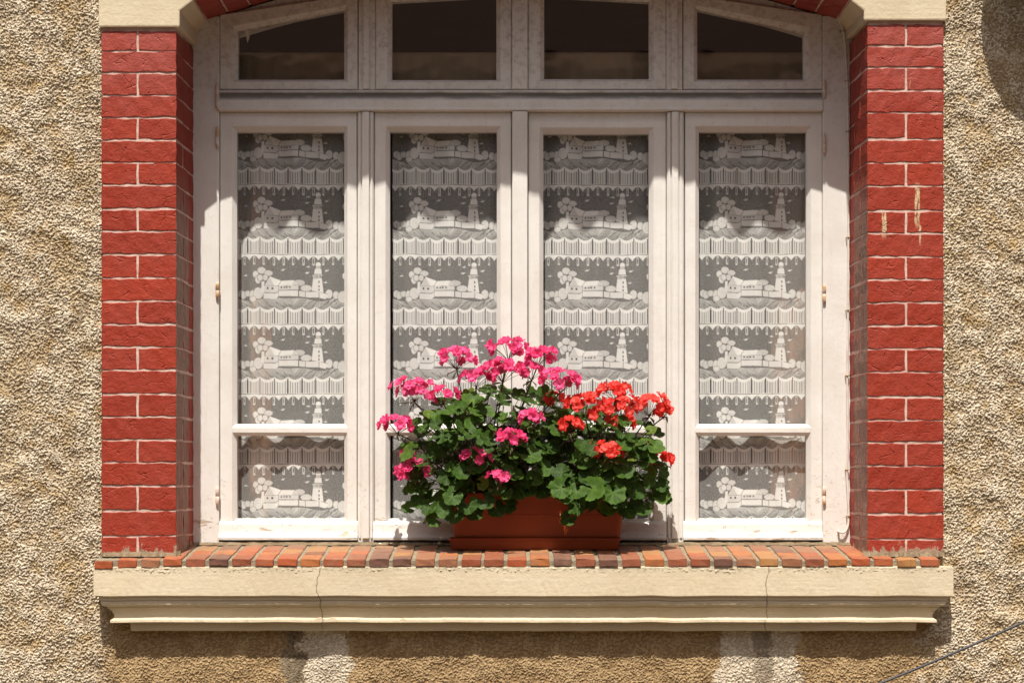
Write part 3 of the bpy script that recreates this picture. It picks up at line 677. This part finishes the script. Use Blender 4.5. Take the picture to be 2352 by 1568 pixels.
# ------------------------------------------------------------------ lace net curtains (a woven seaside scene that repeats in bands)
def lace_raster():
    st = 2.2; U, V = np.meshgrid(np.arange(40, 1850, st), np.arange(45, 1140, st))
    net, solid, mid = .26, .97, .76
    C = np.full(U.shape, net)
    def poly(pts):
        ins = np.zeros(U.shape, bool); n = len(pts)
        for k in range(n):
            (x0, y0), (x1, y1) = pts[k], pts[(k + 1) % n]
            if y0 == y1: continue
            cnd = ((y0 <= V) & (V < y1)) | ((y1 <= V) & (V < y0)); ins ^= cnd & (U < x0 + (V - y0) * (x1 - x0) / (y1 - y0))
        return ins
    def ell(cx, cy, a, b): return ((U - cx) / a) ** 2 + ((V - cy) / b) ** 2 < 1
    def line(pts, w, v, dash=0):
        for (x0, y0), (x1, y1) in zip(pts[:-1], pts[1:]):
            dx, dy = x1 - x0, y1 - y0; L2 = dx * dx + dy * dy; t = np.clip(((U - x0) * dx + (V - y0) * dy) / L2, 0, 1)
            d = np.hypot(U - x0 - t * dx, V - y0 - t * dy) < w
            if dash: d &= ((t * math.sqrt(L2)) % dash) < dash * .65
            C[d] = v
    r = np.random.default_rng(3); fleck = r.random(U.shape)
    def leafy(mask, v=.86): C[mask] = np.where(fleck[mask] < .10, .35, v)
    # field below the village
    gnd = 745 + 25 * np.sin(U / 170) - 15 * np.cos(U / 90)
    grass = (V > gnd) & (V < 905)
    C[grass] = .60 - .0013 * np.clip(V[grass] - 740, 0, 200)
    for k in range(120):
        x = r.uniform(40, 1850); y = r.uniform(755, 890); L = r.uniform(30, 85); sl = (.75 if x < 900 else -.85) + r.normal(0, .25)
        keep = C.copy(); line([(x, y), (x + L, y + L * sl)], 4.0, .22 if r.random() < .65 else .78); C = np.where(grass, C, keep)
    # bushes
    for e in ((120, 665, 45, 55), (165, 690, 45, 60), (232, 668, 46, 46), (312, 700, 44, 80), (405, 662, 72, 88), (322, 752, 50, 40), (1512, 672, 56, 70), (1622, 692, 46, 60), (1725, 722, 74, 92), (1820, 690, 60, 80), (1755, 392, 34, 50)):
        C[ell(e[0], e[1], e[2] + 6, e[3] + 6)] = .3; leafy(ell(*e))
    # tree
    C[poly([(455, 480), (500, 470), (497, 660), (452, 650)])] = .9
    for e in ((365, 368, 42, 52), (402, 450, 42, 60), (458, 305, 62, 52), (562, 342, 62, 42), (512, 415, 38, 46), (435, 420, 40, 50)):
        C[ell(e[0], e[1], e[2] + 7, e[3] + 7)] = .28; leafy(ell(*e))
    leafy(ell(1050, 492, 84, 46), mid); C[ell(1155, 576, 92, 58)] = .28; leafy(ell(1155, 576, 84, 50))
    # cottage and barn
    for pts, v in (([(580, 390), (757, 455), (712, 535), (505, 535)], solid), ([(580, 405), (520, 530), (650, 530)], mid), ([(757, 455), (965, 455), (1042, 530), (718, 535)], solid), ([(965, 462), (935, 530), (1036, 530)], mid),
                   ([(498, 540), (715, 540), (715, 620), (670, 648), (492, 648)], .80), ([(720, 540), (1042, 536), (1042, 604), (720, 600)], .80),
                   ([(482, 655), (670, 655), (715, 625), (715, 700), (668, 745), (490, 745)], .88), ([(722, 610), (1034, 615), (1034, 704), (722, 695)], .9), ([(1046, 618), (1138, 630), (1138, 715), (1046, 706)], .85),
                   ([(1146, 630), (1348, 632), (1348, 722), (1146, 720)], .88), ([(1358, 632), (1490, 676), (1490, 705), (1458, 750), (1358, 726)], .9)):
        C[poly(pts)] = v
    for x in (550, 620): C[(abs(U - x) < 13) & (abs(V - 578) < 17)] = .12
    for x in (762, 810, 851, 903): C[(abs(U - x) < 13) & (abs(V - 561) < 12)] = .12
    line([(498, 536), (710, 536), (757, 458)], 4, .3); line([(492, 650), (670, 650), (716, 618)], 4.5, .25); line([(720, 605), (1040, 609)], 4.5, .22); line([(1046, 612), (1145, 624), (1350, 627), (1490, 672)], 4, .28)
    line([(718, 540), (718, 700)], 4, .22, 22); line([(1040, 520), (1040, 705)], 4, .22, 22); line([(1143, 625), (1143, 718)], 4, .22, 20); line([(1354, 630), (1354, 724)], 4, .22, 20); line([(490, 748), (668, 748)], 4, .3); line([(722, 700), (1035, 709)], 4, .3); line([(500, 535), (580, 392)], 4, .25, 24)
    # lighthouse
    C[poly([(1262, 428), (1398, 428), (1424, 645), (1238, 612)])] = .92; C[poly([(1250, 362), (1412, 362), (1396, 426), (1262, 426)])] = .86
    C[poly([(1292, 275), (1388, 275), (1397, 352), (1276, 352)])] = .92; C[(abs(U - 1341) < 42) & (V > 218) & (V < 272)] = .86; C[ell(1342, 205, 40, 38) & (V < 222)] = .95
    for x in range(1305, 1390, 18): C[(abs(U - x) < 4) & (V > 224) & (V < 268)] = .15
    for x in range(1262, 1412, 17): C[(abs(U - x) < 4) & (V > 372) & (V < 418)] = .18
    line([(1255, 357), (1410, 357)], 4, .2)
    for y in (477, 545, 600): C[(abs(U - 1354) < 8) & (abs(V - y) < 18)] = .14
    # gulls
    for (x, y, k) in ((790, 288, 1), (1192, 238, -1), (1476, 305, 1), (1172, 336, 1), (1460, 486, -1), (207, 382, -1)):
        C[poly([(x - 42, y + 2), (x - 5, y - 6), (x + 40, y - 16 * k - 4), (x + 12, y + 10), (x - 8, y + 14)])] = .9; C[poly([(x - 10, y - 4), (x + 8, y - 4), (x - 14 * k, y - 24)])] = .9
    # valance with points and slots
    slots = np.array([22, 183, 345, 492, 642, 800, 957, 1114, 1267, 1418, 1578, 1742, 1900]); d = np.min(np.abs(U[..., None] - slots), -1)
    C[V < 80 + 62 * (d / 78) ** 2] = solid
    C[(d < 15) & (V > 92) & (V < 216)] = .92; C[((d / 7) ** 2 + ((V - 150) / 52) ** 2) < 1] = .04
    C[(V > 43) & (V < 53)] = .22
    # pleated band
    pk = np.array([30, 235, 430, 650, 870, 1090, 1300, 1520, 1738, 1950]); d2 = np.min(np.abs(U[..., None] - pk), -1)
    top = 868 + 44 * np.sin(np.clip(d2 / 108, 0, 1) * math.pi / 2); C[V > top] = solid
    stripe = (np.abs((U % 26.5) - 13) < 4.2) & (V > top + 48) & (V < 1130); C[stripe] = .10
    C[(d2 < 7) & (V > top + 20) & (V < 1130)] = .08
    return C, U[0], V[:, 0]
LC, LU, LV = lace_raster()
MPZ = .1464 / PPM * (D + YL) / D                            # metres per drawing unit
def lace_mesh(seed):
    s = .0012; W = 1750 * MPZ; z_top, z_bot = PZ(292, YL), PZ(1196, YL); H = z_top - z_bot
    nu = int(W / s) + 1; nv = int(H / s) + 1
    X, Z = np.meshgrid(np.linspace(0, W, nu), np.linspace(0, H, nv))            # Z down from the top
    v = ((Z + (PZ(423, YL) - z_top)) / MPZ) % 1095; v = v + 45; u = X / MPZ + 60
    acc = 0
    for du in (-2.2, 2.2):
        for dv in (-2.2, 2.2):
            wob = 6 * np.sin(u / 310 + Z * 3) 
            vv = (v - 45 + dv + wob) % 1095
            iu = np.clip(((u + du - LU[0]) / 2.2).astype(int), 0, len(LU) - 1); iv = np.clip((vv / 2.2).astype(int), 0, len(LV) - 1); acc = acc + LC[iv, iu]
    fold = .55 + .45 * np.sin(X * 9 + 1.0 + Z * .6); Yf = .0125 * fold * np.sin(X * 52 + .9 * np.sin(Z * 2.3) + .6) + .0035 * np.sin(X * 23 + Z * 1.1) + .0014 * np.sin(X * 97 + Z * 2)
    return grid_mesh('net', X - W / 2, Yf, H - Z, True, {'thread': acc / 4})
LM = lace_mesh(1)
for k, (cx, lab) in enumerate(((671, 'white lighthouse lace curtain behind the leftmost casement'), (1029, 'white lighthouse lace curtain behind second casement from left, partly hidden by pink flowers'),
                              (1373, 'white lighthouse lace curtain behind third casement, above the red flowers'), (1733, 'white lighthouse lace curtain behind the rightmost casement'))):
    o = bpy.data.objects.new('lace_curtain', LM); col.objects.link(o); o.location = (PX(cx - (0, 0, 3, -2)[k], YL), YL + (0, .002, -.001, .003)[k], PZ(1196, YL) + (0, -.001, -.002, .001)[k])
    tag(o, lab, 'curtain', 'lace net curtains inside the four casements')
LM.materials.append(M['lace'])

# things inside the room that show through the net and the transom panes
def drape(xa_, xb_, lab):
    n = 60; xs_ = [xa_ + (xb_ - xa_) * i / n for i in range(n + 1)]; mb = MB()
    f = lambda x: .47 + .022 * math.sin(x * 95) + .01 * math.sin(x * 41)
    mb.loft([[(x, f(x) + dy, z) for x in xs_] for (z, dy) in ((1.2, .0), (1.9, .004), (2.75, 0), (2.75, .004), (1.9, .008), (1.2, .004), (1.2, 0))], False, False, True)
    tag(mb.build('drape', M['drape']), lab, 'drape', 'orange drapes inside the room')
drape(PX(520, .45), PX(622, .45), 'orange drape dimly showing through the left end lace curtain')
drape(PX(1775, .45), PX(1880, .45), 'orange drape dimly showing through the right end lace curtain')
pm = MB(); yb = .44
n = 160; xs_ = [PX(500, yb) + (PX(1900, yb) - PX(500, yb)) * i / n for i in range(n + 1)]
pm.loft([[(x, yb + .006 * math.sin(x * 130) * q + dy, z) for x in xs_] for (z, q, dy) in ((PZ(290, yb), 1, 0), (PZ(126, yb), .5, 0), (PZ(120, yb), 0, .005), (PZ(120, yb), 0, .02), (PZ(290, yb), 1, .02), (PZ(290, yb), 1, 0))], False, False, True)
tag(pm.build('pelmet', M['blind']), 'beige cloth pelmet behind the lower half of the transom panes', 'pelmet')

# ------------------------------------------------------------------ cables
pts = [(1958, -14, -.05), (1937, 0, .12), (1929, 12, .20), (1924, 26, .255), (1926, 44, .266), (1935, 66, .268), (1941, 100, .269), (1944, 150, .2695), (1947, 220, .27), (1948, 330, .27), (1948.5, 480, .27), (1948, 700, .27), (1946, 860, .27), (1947, 1000, .27), (1945, 1080, .27), (1948, 1140, .27), (1949, 1185, .27), (1948, 1205, .27), (1943, 1218, .268), (1935, 1223, .266), (1927, 1220, .268), (1925.5, 1218, .29)]
wc = thing('window_cable', (PX(1948, .27), .27, PZ(1205, .27)), 'thin white cable clipped down the right window jamb and hooked at its foot', 'cable')
ctrl = [Vector((PX(a, y), y, PZ(b, y))) for (a, b, y) in pts]; sm = []
for i in range(len(ctrl) - 1):
    p0, p1, p2, p3 = ctrl[max(i - 1, 0)], ctrl[i], ctrl[i + 1], ctrl[min(i + 2, len(ctrl) - 1)]
    for k in range(5):
        t = k / 5; sm.append(.5 * ((2 * p1) + (p2 - p0) * t + (2 * p0 - 5 * p1 + 4 * p2 - p3) * t * t + (3 * p1 - 3 * p2 - p0 + p3) * t ** 3))
sm.append(ctrl[-1]); MB().tube(sm, .0034, 8).build('sheath', M['cable'], wc)
for (a, b) in ((1936, 72), (1945.5, 186), (1948, 302), (1948.5, 545), (1948, 712), (1946.5, 862), (1946.5, 1078), (1949, 1184)):
    m = MB(); x, z = PX(a, .27), PZ(b, .27); m.tube([(x - .0055, .279, z), (x - .0048, .2670, z), (x - .002, .2648, z), (x + .003, .2648, z), (x + .0045, .268, z), (x + .0045, .275, z)], .0016, 6); m.build('clip', M['clip'], wc)
a, b = Vector((PX(2500, -.6), -.6, PZ(1357, -.6))), Vector((PX(1850, -.6), -.6, PZ(1633, -.6)))
d_ = (b - a); sg = [a + d_ * t - Vector((0, 0, .012 * (1 - (2 * t - 1) ** 2))) for t in np.linspace(-1.5, 2.5, 60)]
tag(MB().tube(sg, .0036, 8).build('overhead_cable', M['wire']), 'dark grey cable crossing the bottom right corner in front of the wall', 'cable')

# ------------------------------------------------------------------ flower box
YP0 = .142
box = thing('flower_box', (PX(1230, .2), .205, sz(.2)), 'rectangular terracotta plastic flower box with drip tray on the brick sill', 'flower box')
def rrect(xa_, xb_, ya, yb_, r, z, n=5):
    out = []
    for (cx, cy, a0) in ((xb_ - r, yb_ - r, 0), (xa_ + r, yb_ - r, 90), (xa_ + r, ya + r, 180), (xb_ - r, ya + r, 270)):
        for k in range(n + 1):
            a = math.radians(a0 + 90 * k / n); out.append((cx + r * math.cos(a), cy + r * math.sin(a), z))
    return out
zb = sz(.15) + .010; zr = PZ(1131, .13)
xl0, xr0 = PX(1046, .15), PX(1421, .15); xl1, xr1 = PX(1028, .13), PX(1439, .13)
def lv(t, o=0.0): return rrect(xl0 + (xl1 - xl0) * t - o, xr0 + (xr1 - xr0) * t + o, .155 - .030 * t - o, .262 + .006 * t + min(o, .001), .016 - .004 * (o < 0), zb + (zr - zb) * t)
mb = MB(); mb.loft([lv(0), lv(.04, .001), lv(.55), lv(.56, .0012), lv(.59, .0012), lv(.60, 0), lv(.82), lv(.83, .004), lv(.98, .0045), lv(1.0, .003), lv(1.0, -.004), lv(.4, -.006)], True, False)
mb.add(lv(0), [tuple(range(24))]); mb.build('trough', M['pot'], box)
tray_b = lambda z, o: rrect(PX(1036, .142) - o, PX(1421, .142) + o, YP0 - o, .270 + min(o, .004), .014, z)
zt_ = sz(YP0) + .0005
mb = MB(); mb.loft([tray_b(zt_, -.004), tray_b(zt_ + .002, -.001), tray_b(zt_ + .028, .004), tray_b(zt_ + .029, .0085), tray_b(zt_ + .034, .0085), tray_b(zt_ + .0355, .007), tray_b(zt_ + .0355, .003), tray_b(zt_ + .012, -.001)], True, True); mb.build('drip_tray', M['pot'], box)
mb = MB(); mb.loft([lv(.86, -.0055), lv(.88, -.012)], True, True); mb.build('soil', M['soil'], box)

# ------------------------------------------------------------------ geraniums
def leaf_mesh(seed):
    r = random.Random(seed); NTH, RI = 45, (0, .22, .45, .68, .87, 1.0)
    lob = r.choice((5, 6, 7)); ph = r.uniform(-.3, .3); cup = r.uniform(.05, .28); wav = r.uniform(.05, .11); notch = math.radians(r.uniform(14, 30))
    vs = [(0, 0, 0)]; vein = [1.0]; zone = [0.0]; fs = []
    for j, rho in enumerate(RI[1:]):
        for i in range(NTH):
            t = i / (NTH - 1); th = -math.pi + notch + t * (2 * math.pi - 2 * notch)
            c = math.cos(lob * th / 2 * .93 + ph); lobf = abs(c) ** .6
            R = .74 + .22 * lobf + .075 * (abs(math.sin(th * 9.5 + ph)) if rho == 1 else .4) + .03 * math.sin(th * 3 + seed)
            R *= (1 - .12 * (abs(th) / math.pi) ** 3); rr_ = rho * R
            z = cup * rho ** 2 + wav * rho ** 1.6 * math.cos(lob * th + 2 * ph) * .8 + .05 * rho * math.sin(2 * th + seed) - .04 * (1 - rho)
            if rho == 1: z += r.uniform(-.035, .02)
            vs.append((rr_ * math.cos(th), rr_ * math.sin(th), z)); vein.append(max(0, lobf - .72) / .28 * (1 - .6 * rho)); zone.append(1.0 if .4 < rho < .8 else 0.0)
    for i in range(NTH - 1): fs.append((0, 1 + i, 2 + i))
    for j in range(len(RI) - 2):
        for i in range(NTH - 1):
            a = 1 + j * NTH + i; fs.append((a, a + NTH, a + NTH + 1, a + 1))
    me = bpy.data.meshes.new('leaf'); me.from_pydata(vs, [], fs); me.polygons.foreach_set('use_smooth', [True] * len(fs))
    for nme, dat in (('vein', vein), ('zone', zone)):
        at = me.attributes.new(nme, 'FLOAT', 'POINT'); at.data.foreach_set('value', dat)
    me.materials.append(M['leaf']); return me
LEAVES = [leaf_mesh(s) for s in range(10)]
def floret_mesh(seed, key):
    r = random.Random(seed); vs = []; fs = []; vein = []; base = 0; NP = 5; NU, NW = 5, 6
    opening = r.uniform(.25, .75)
    for layer in range(2):
        for p in range(NP if layer == 0 else 3):
            a0 = 2 * math.pi * p / (NP if layer == 0 else 3) + r.uniform(-.2, .2) + layer * .5; ln = r.uniform(.85, 1.08) * (1 if layer == 0 else .72); wd = r.uniform(.42, .54) * (1 if layer == 0 else .8); lift = opening * r.uniform(.7, 1.3) + layer * .5; tw = r.uniform(-.3, .3)
            for i in range(NW):
                t = i / (NW - 1)
                w = wd * (math.sin(math.pi * min(1, t * .62 + .10)) ** .9) * (1 if t < .75 else math.sqrt(max(.0, 1 - ((t - .75) / .34) ** 2)))
                for k in range(NU):
                    s = k / (NU - 1) * 2 - 1
                    x = t * ln - .08 * s * s * t; y = s * w; z = lift * t * (1 - .45 * t) + .16 * s * s * t + .05 * math.sin(s * 3 + t * 5 + seed) * t + tw * y * t
                    ca, sa = math.cos(a0), math.sin(a0); vs.append((x * ca - y * sa, x * sa + y * ca, z)); vein.append((1 - t) * .8 if abs(s) < .7 else .25 * (1 - t))
            for i in range(NW - 1):
                for k in range(NU - 1):
                    b = base + i * NU + k; fs.append((b, b + 1, b + NU + 1, b + NU))
            base += NU * NW
    me = bpy.data.meshes.new('floret'); me.from_pydata(vs, [], fs); me.polygons.foreach_set('use_smooth', [True] * len(fs))
    at = me.attributes.new('vein', 'FLOAT', 'POINT'); at.data.foreach_set('value', vein); me.materials.append(M[key]); return me
FLO = {k: [floret_mesh(s, k) for s in range(7)] for k in ('pink', 'red')}

def in_poly(x, y, P):
    ins = False; n = len(P)
    for k in range(n):
        (x0, y0), (x1, y1) = P[k], P[(k + 1) % n]
        if (y0 <= y < y1) or (y1 <= y < y0):
            if x < x0 + (y - y0) * (x1 - x0) / (y1 - y0): ins = not ins
    return ins
def place(o, parent, loc, normal, spin, s, sy=1.0):
    q = Vector(normal).normalized().to_track_quat('Z', 'Y').to_matrix().to_4x4()
    mw = Matrix.Translation(loc) @ q @ Matrix.Rotation(spin, 4, 'Z') @ Matrix.Diagonal((s, s * sy, s, 1))
    o.parent = parent; o.matrix_basis = Matrix.Translation(-world_loc(parent)) @ mw

def geranium(name, root_px, outline, heads, key, nleaf, label, extra=(), dry=(), seed=1):
    r = random.Random(seed); root = Vector((PX(root_px, .2), .2, PZ(1140, .2)))
    t = thing(name, root, label, 'geranium', 'geraniums in the flower box')
    stems = MB(); xs_ = [p[0] for p in outline]; ys_ = [p[1] for p in outline]; cx = sum(xs_) / len(xs_); done = []
    spots = [(a, b, y, s, 1) for (a, b, y, s) in extra]; tries = 0
    while len(spots) < nleaf and tries < 20000:
        tries += 1; px = r.uniform(min(xs_), max(xs_)); py = r.uniform(min(ys_), max(ys_))
        if not in_poly(px, py, outline): continue
        ex = abs(px - cx) / (max(xs_) - min(xs_)) * 2; ey = (max(ys_) - py) / (max(ys_) - min(ys_))
        front = -.03 + .08 * ex ** 2 + .20 * max(0, ey - .62) ** 1.2 + .17 * max(0, .60 - ey)
        back = r.random() < .27; u = r.uniform(.6, 1) if back else r.random() ** 1.6 * .8; y = front + (.235 - front) * u
        s = r.uniform(.016, .032) * (1.0 if r.random() < .8 else 1.2) * (1.25 if back else 1)
        if any((px - q[0]) ** 2 + (py - q[1]) ** 2 + ((y - q[2]) * 900) ** 2 < (s * 620) ** 2 for q in spots): continue
        spots.append((px, py, y, s, 0))
    for (px, py, y, s, fx) in spots:
        loc = Vector((PX(px, y), y, PZ(py, y)))
        c = Vector((root.x, .22, root.z - .02)); out = (loc - c); out.normalize()
        nrm = out * .75 + Vector((-.05, -.50, .50)) + Vector((r.gauss(0, .42), r.gauss(0, .36), r.gauss(0, .34)))
        if fx: nrm = out * .3 + Vector((r.gauss(0, .15), -.75, .5 + r.gauss(0, .12)))
        if loc.y > .225: loc.y = .225
        o = bpy.data.objects.new('leaf', r.choice(LEAVES)); col.objects.link(o)
        # the notch (petiole side) turns back towards the root
        n_ = nrm.normalized(); q = n_.to_track_quat('Z', 'Y'); loc_dir = q.inverted() @ (loc - root); spin = math.atan2(loc_dir.y, loc_dir.x) + r.gauss(0, .5)
        place(o, t, loc, nrm, spin, s, r.uniform(.88, 1.1))
        b0 = root + Vector((r.uniform(-.08, .08), r.uniform(-.03, .03), r.uniform(-.04, .06))); mid = b0.lerp(loc, .55) + Vector((0, .01, .015)) - n_ * .012
        stems.tube([b0, mid, loc - n_ * .001], [.0016, .0013, .0011], 4, False)
    for k in range(9):
        b0 = root + Vector((r.uniform(-.09, .09), r.uniform(-.035, .035), -.07)); e = b0 + Vector((r.uniform(-.08, .08), r.uniform(-.06, .02), r.uniform(.08, .2)))
        stems.tube([b0, b0.lerp(e, .5) + Vector((r.uniform(-.01, .01), 0, .01)), e], [.0055, .0045, .0035], 6)
    so = stems.build('stems', M['stem'], t)
    for (px, py, rad, y, nf) in heads:
        c = Vector((PX(px, y), y, PZ(py, y))); R = rad / PPM
        hub = c + Vector((r.uniform(-.1, .1) * R, .25 * R, -.62 * R)); b0 = root + Vector(((c.x - root.x) * .35 + r.uniform(-.03, .03), .02, .02))
        hm = MB(); md = b0.lerp(hub, .6) + Vector(((c.x - root.x) * -.05, .015, .03)); hm.tube([b0, b0.lerp(md, .6) + Vector((0, .005, .005)), md, md.lerp(hub, .6) + Vector((0, 0, .004)), hub], [.0024, .0022, .002, .0019, .0022], 6)
        fl = []; ga = math.pi * (3 - math.sqrt(5)); off = r.random() * 6
        for k in range(nf):
            h = 1 - (k + .5) / nf * 1.35; rr_ = math.sqrt(max(0, 1 - h * h)); a = k * ga + off
            dvec = Vector((rr_ * math.cos(a), rr_ * math.sin(a) * .8, h)); dvec += Vector((r.gauss(0, .16), r.gauss(0, .16), r.gauss(0, .12)))
            p = c + Vector((dvec.x * R * .95, dvec.y * R * .8, dvec.z * R * .52)); fl.append((p, dvec))
            hm.tube([hub, hub.lerp(p, .5) + Vector((0, 0, .002)), p - dvec.normalized() * .002], .0009, 4, False)
        for k in range(r.choice((2, 4, 6))):
            e = hub + Vector((r.gauss(0, .35) * R, -abs(r.gauss(0, .3)) * R, -abs(r.gauss(.2, .25)) * R)); hm.tube([hub, e, e + Vector((0, -.001, -.008))], [.0008, .0022, .0008], 5)
        ho = hm.build('flower_head', M['stem'], t)
        for (p, dvec) in fl:
            o = bpy.data.objects.new('floret', r.choice(FLO[key])); col.objects.link(o)
            place(o, ho, p, dvec + Vector((-.05, -.35, .25)), r.uniform(0, 6.28), r.uniform(.0150, .0200))
            o.matrix_basis = Matrix.Translation(-Vector((0, 0, 0))) @ (Matrix.Translation(p) @ (dvec + Vector((-.05, -.35, .25))).normalized().to_track_quat('Z', 'Y').to_matrix().to_4x4() @ Matrix.Rotation(r.uniform(0, 6.28), 4, 'Z') @ Matrix.Diagonal((s_ := r.uniform(.0150, .0200), s_, s_, 1)))
    for (px, py, y) in dry:
        c = Vector((PX(px, y), y, PZ(py, y))); m = MB()
        m.tube([root + Vector((0, .01, 0)), root.lerp(c, .6) + Vector((0, .02, .02)), c], [.002, .0018, .0015], 5)
        for k in range(46):
            e = c + Vector((r.gauss(0, .009), r.gauss(0, .008), r.gauss(-.004, .014))); m.tube([c.lerp(e, .2), e, e + Vector((r.gauss(0, .003), r.gauss(0, .003), -.005))], [.0006, .0016, .0004], 4)
        o = m.build('dry_flower_head', M['dry'], t); o['label'] = 'withered brown flower head'
    return t

geranium('geranium', 1110, [(935, 990), (950, 965), (985, 945), (1015, 920), (1050, 900), (1120, 890), (1190, 890), (1260, 902), (1300, 950), (1285, 1020), (1270, 1110), (1235, 1120), (1190, 1145), (1140, 1155), (1085, 1165), (1040, 1190), (985, 1180), (942, 1160), (928, 1110), (935, 1040)],
    [(1047, 822, 44, .10, 17), (1166, 803, 38, .12, 15), (1238, 819, 33, .11, 12), (1157, 852, 42, .06, 16), (1095, 868, 33, .08, 10), (1219, 856, 28, .10, 9), (1289, 875, 43, .04, 16), (950, 896, 43, .10, 16), (1017, 908, 30, .07, 9), (914, 977, 32, .08, 12), (1217, 960, 22, .0, 8),
     (1173, 1009, 28, -.01, 10), (1087, 1052, 29, .005, 9), (946, 1080, 31, .06, 12), (934, 1046, 13, .09, 3), (1146, 1096, 21, .0, 6)],
    'pink', 285, 'bushy geranium with hot pink flower heads, left half of the flower box',
    extra=[(1085, 920, .05, .031), (1110, 950, .03, .034), (1030, 1010, .02, .029), (1015, 1035, .03, .028), (1220, 1045, .01, .034), (1060, 1085, .01, .028), (1040, 1140, .01, .034), (1075, 1160, .04, .034), (1115, 1150, .05, .032), (1020, 1170, .06, .030), (985, 1165, .07, .028), (1000, 1190, .075, .028), (1045, 1182, .05, .032), (960, 1150, .09, .028), (1090, 1178, .06, .028), (950, 1120, .08, .026), (940, 1165, .11, .024), (1140, 1168, .07, .03), (1190, 1130, .07, .034), (1165, 1160, .09, .030), (1250, 1075, .04, .032), (1268, 1105, .055, .030), (1228, 1098, .05, .031), (1212, 1122, .075, .030), (1246, 1126, .08, .030), (1275, 1130, .06, .028), (1180, 1090, .03, .030), (1140, 1120, .04, .030)], seed=5)
geranium('geranium', 1370, [(1245, 985), (1285, 940), (1330, 935), (1400, 950), (1460, 960), (1500, 975), (1512, 1040), (1525, 1090), (1532, 1140), (1500, 1170), (1460, 1182), (1400, 1182), (1350, 1172), (1300, 1158), (1262, 1120), (1235, 1050)],
    [(1411, 900, 33, .08, 13), (1424, 937, 42, .05, 17), (1490, 932, 40, .08, 15), (1343, 930, 40, .05, 15), (1310, 975, 27, .02, 8), (1268, 915, 18, .10, 5), (1434, 972, 24, .06, 7), (1397, 1037, 29, -.01, 12), (1518, 1054, 24, .07, 8), (1526, 946, 16, .09, 4), (1375, 955, 22, .04, 6)],
    'red', 230, 'bushy geranium with coral red flower heads, right half of the flower box',
    extra=[(1290, 1120, -.01, .038), (1325, 1128, -.015, .032), (1362, 1122, -.02, .042), (1408, 1130, -.015, .043), (1432, 1080, .0, .033), (1345, 1060, .01, .034), (1305, 1190, .07, .028), (1325, 1160, .05, .033), (1400, 1165, .06, .031), (1440, 1172, .07, .031), (1475, 1165, .08, .03), (1517, 1140, .09, .03), (1290, 1085, .02, .03), (1300, 1140, .05, .028), (1350, 1095, .0, .03), (1385, 1095, .0, .03), (1420, 1150, .04, .03), (1345, 1150, .05, .03)], dry=[(1360, 1028, .01), (1488, 1036, .05)], seed=9)

# ------------------------------------------------------------------ across the street, only mirrored in the panes
oh = thing('opposite_house', (0, -17, 0), 'house across the street, seen only as a dim reflection in the panes', 'house')
MB().box(-13, 13, -19, -15, 0, 5.6).build('wall', M['dark_stone'], oh)
MB().add([(-13.4, -14.6, 5.605), (13.4, -14.6, 5.605), (13.4, -17, 7.6), (-13.4, -17, 7.6), (-13.4, -19.4, 5.605), (13.4, -19.4, 5.605)], [(0, 1, 2, 3), (3, 2, 5, 4), (0, 3, 4), (1, 5, 2), (0, 4, 5, 1)]).build('roof', M['tile'], oh)
for x in (-9, -5, -1, 3, 7): 
    for z in (.9, 3.4): MB().box(x, x + 1.1, -15.02, -14.96, z, z + 1.5).build('window', M['iron_dark'], oh)

# ------------------------------------------------------------------ just above the picture: unseen eaves and a rounded shape, placed to cast shadows into it
ea = thing('shadow_eaves', (0, 0, 3.6), 'unseen tiled eaves above the picture, shaped to shade the top of the window', 'eaves')  # out of view; edge height and waves are shaped for the shadow below
YE, ZE = -.30, 3.635
mb = MB(); n = 500; rr = []
for i in range(n + 1):
    x = -4.5 + 9.0 * i / n
    dz = .018 * math.sin(x * 8.7 + 1.1) + .008 * math.sin(x * 44) + .010 * math.sin(x * 27 + 2)
    rr.append([(x, YE, ZE - dz), (x, YE - .012, ZE + .10), (x, .03, ZE + .30), (x, .03, ZE + .27), (x, YE + .012, ZE + .05)])
mb.loft(rr, True, True); mb.build('wavy_edge', M['tile'], ea)
ln = thing('shadow_blocker', (1.54, -.2, 3.05), 'added unseen rounded lantern above the picture, casting the curved shadow at top right', 'blocker')  # unseen shape of unknown identity, added to cast the curved shadow
mb = MB(); rr = []
for i in range(13):
    a = -math.pi / 2 + math.pi * i / 12; rr.append([(1.541 + .191 * math.cos(a) * math.cos(t), -.2 + .05 * math.cos(a) * math.sin(t), 3.335 + .293 * math.sin(a)) for t in [2 * math.pi * k / 24 for k in range(24)]])
mb.loft(rr, True, True, True); mb.build('blocker_body', M['iron_dark'], ln)
mb = MB(); mb.tube([(1.541, -.2, 3.6), (1.541, -.2, 3.75), (1.541, .02, 3.78)], .012, 8); mb.build('blocker_rod', M['iron_dark'], ln)
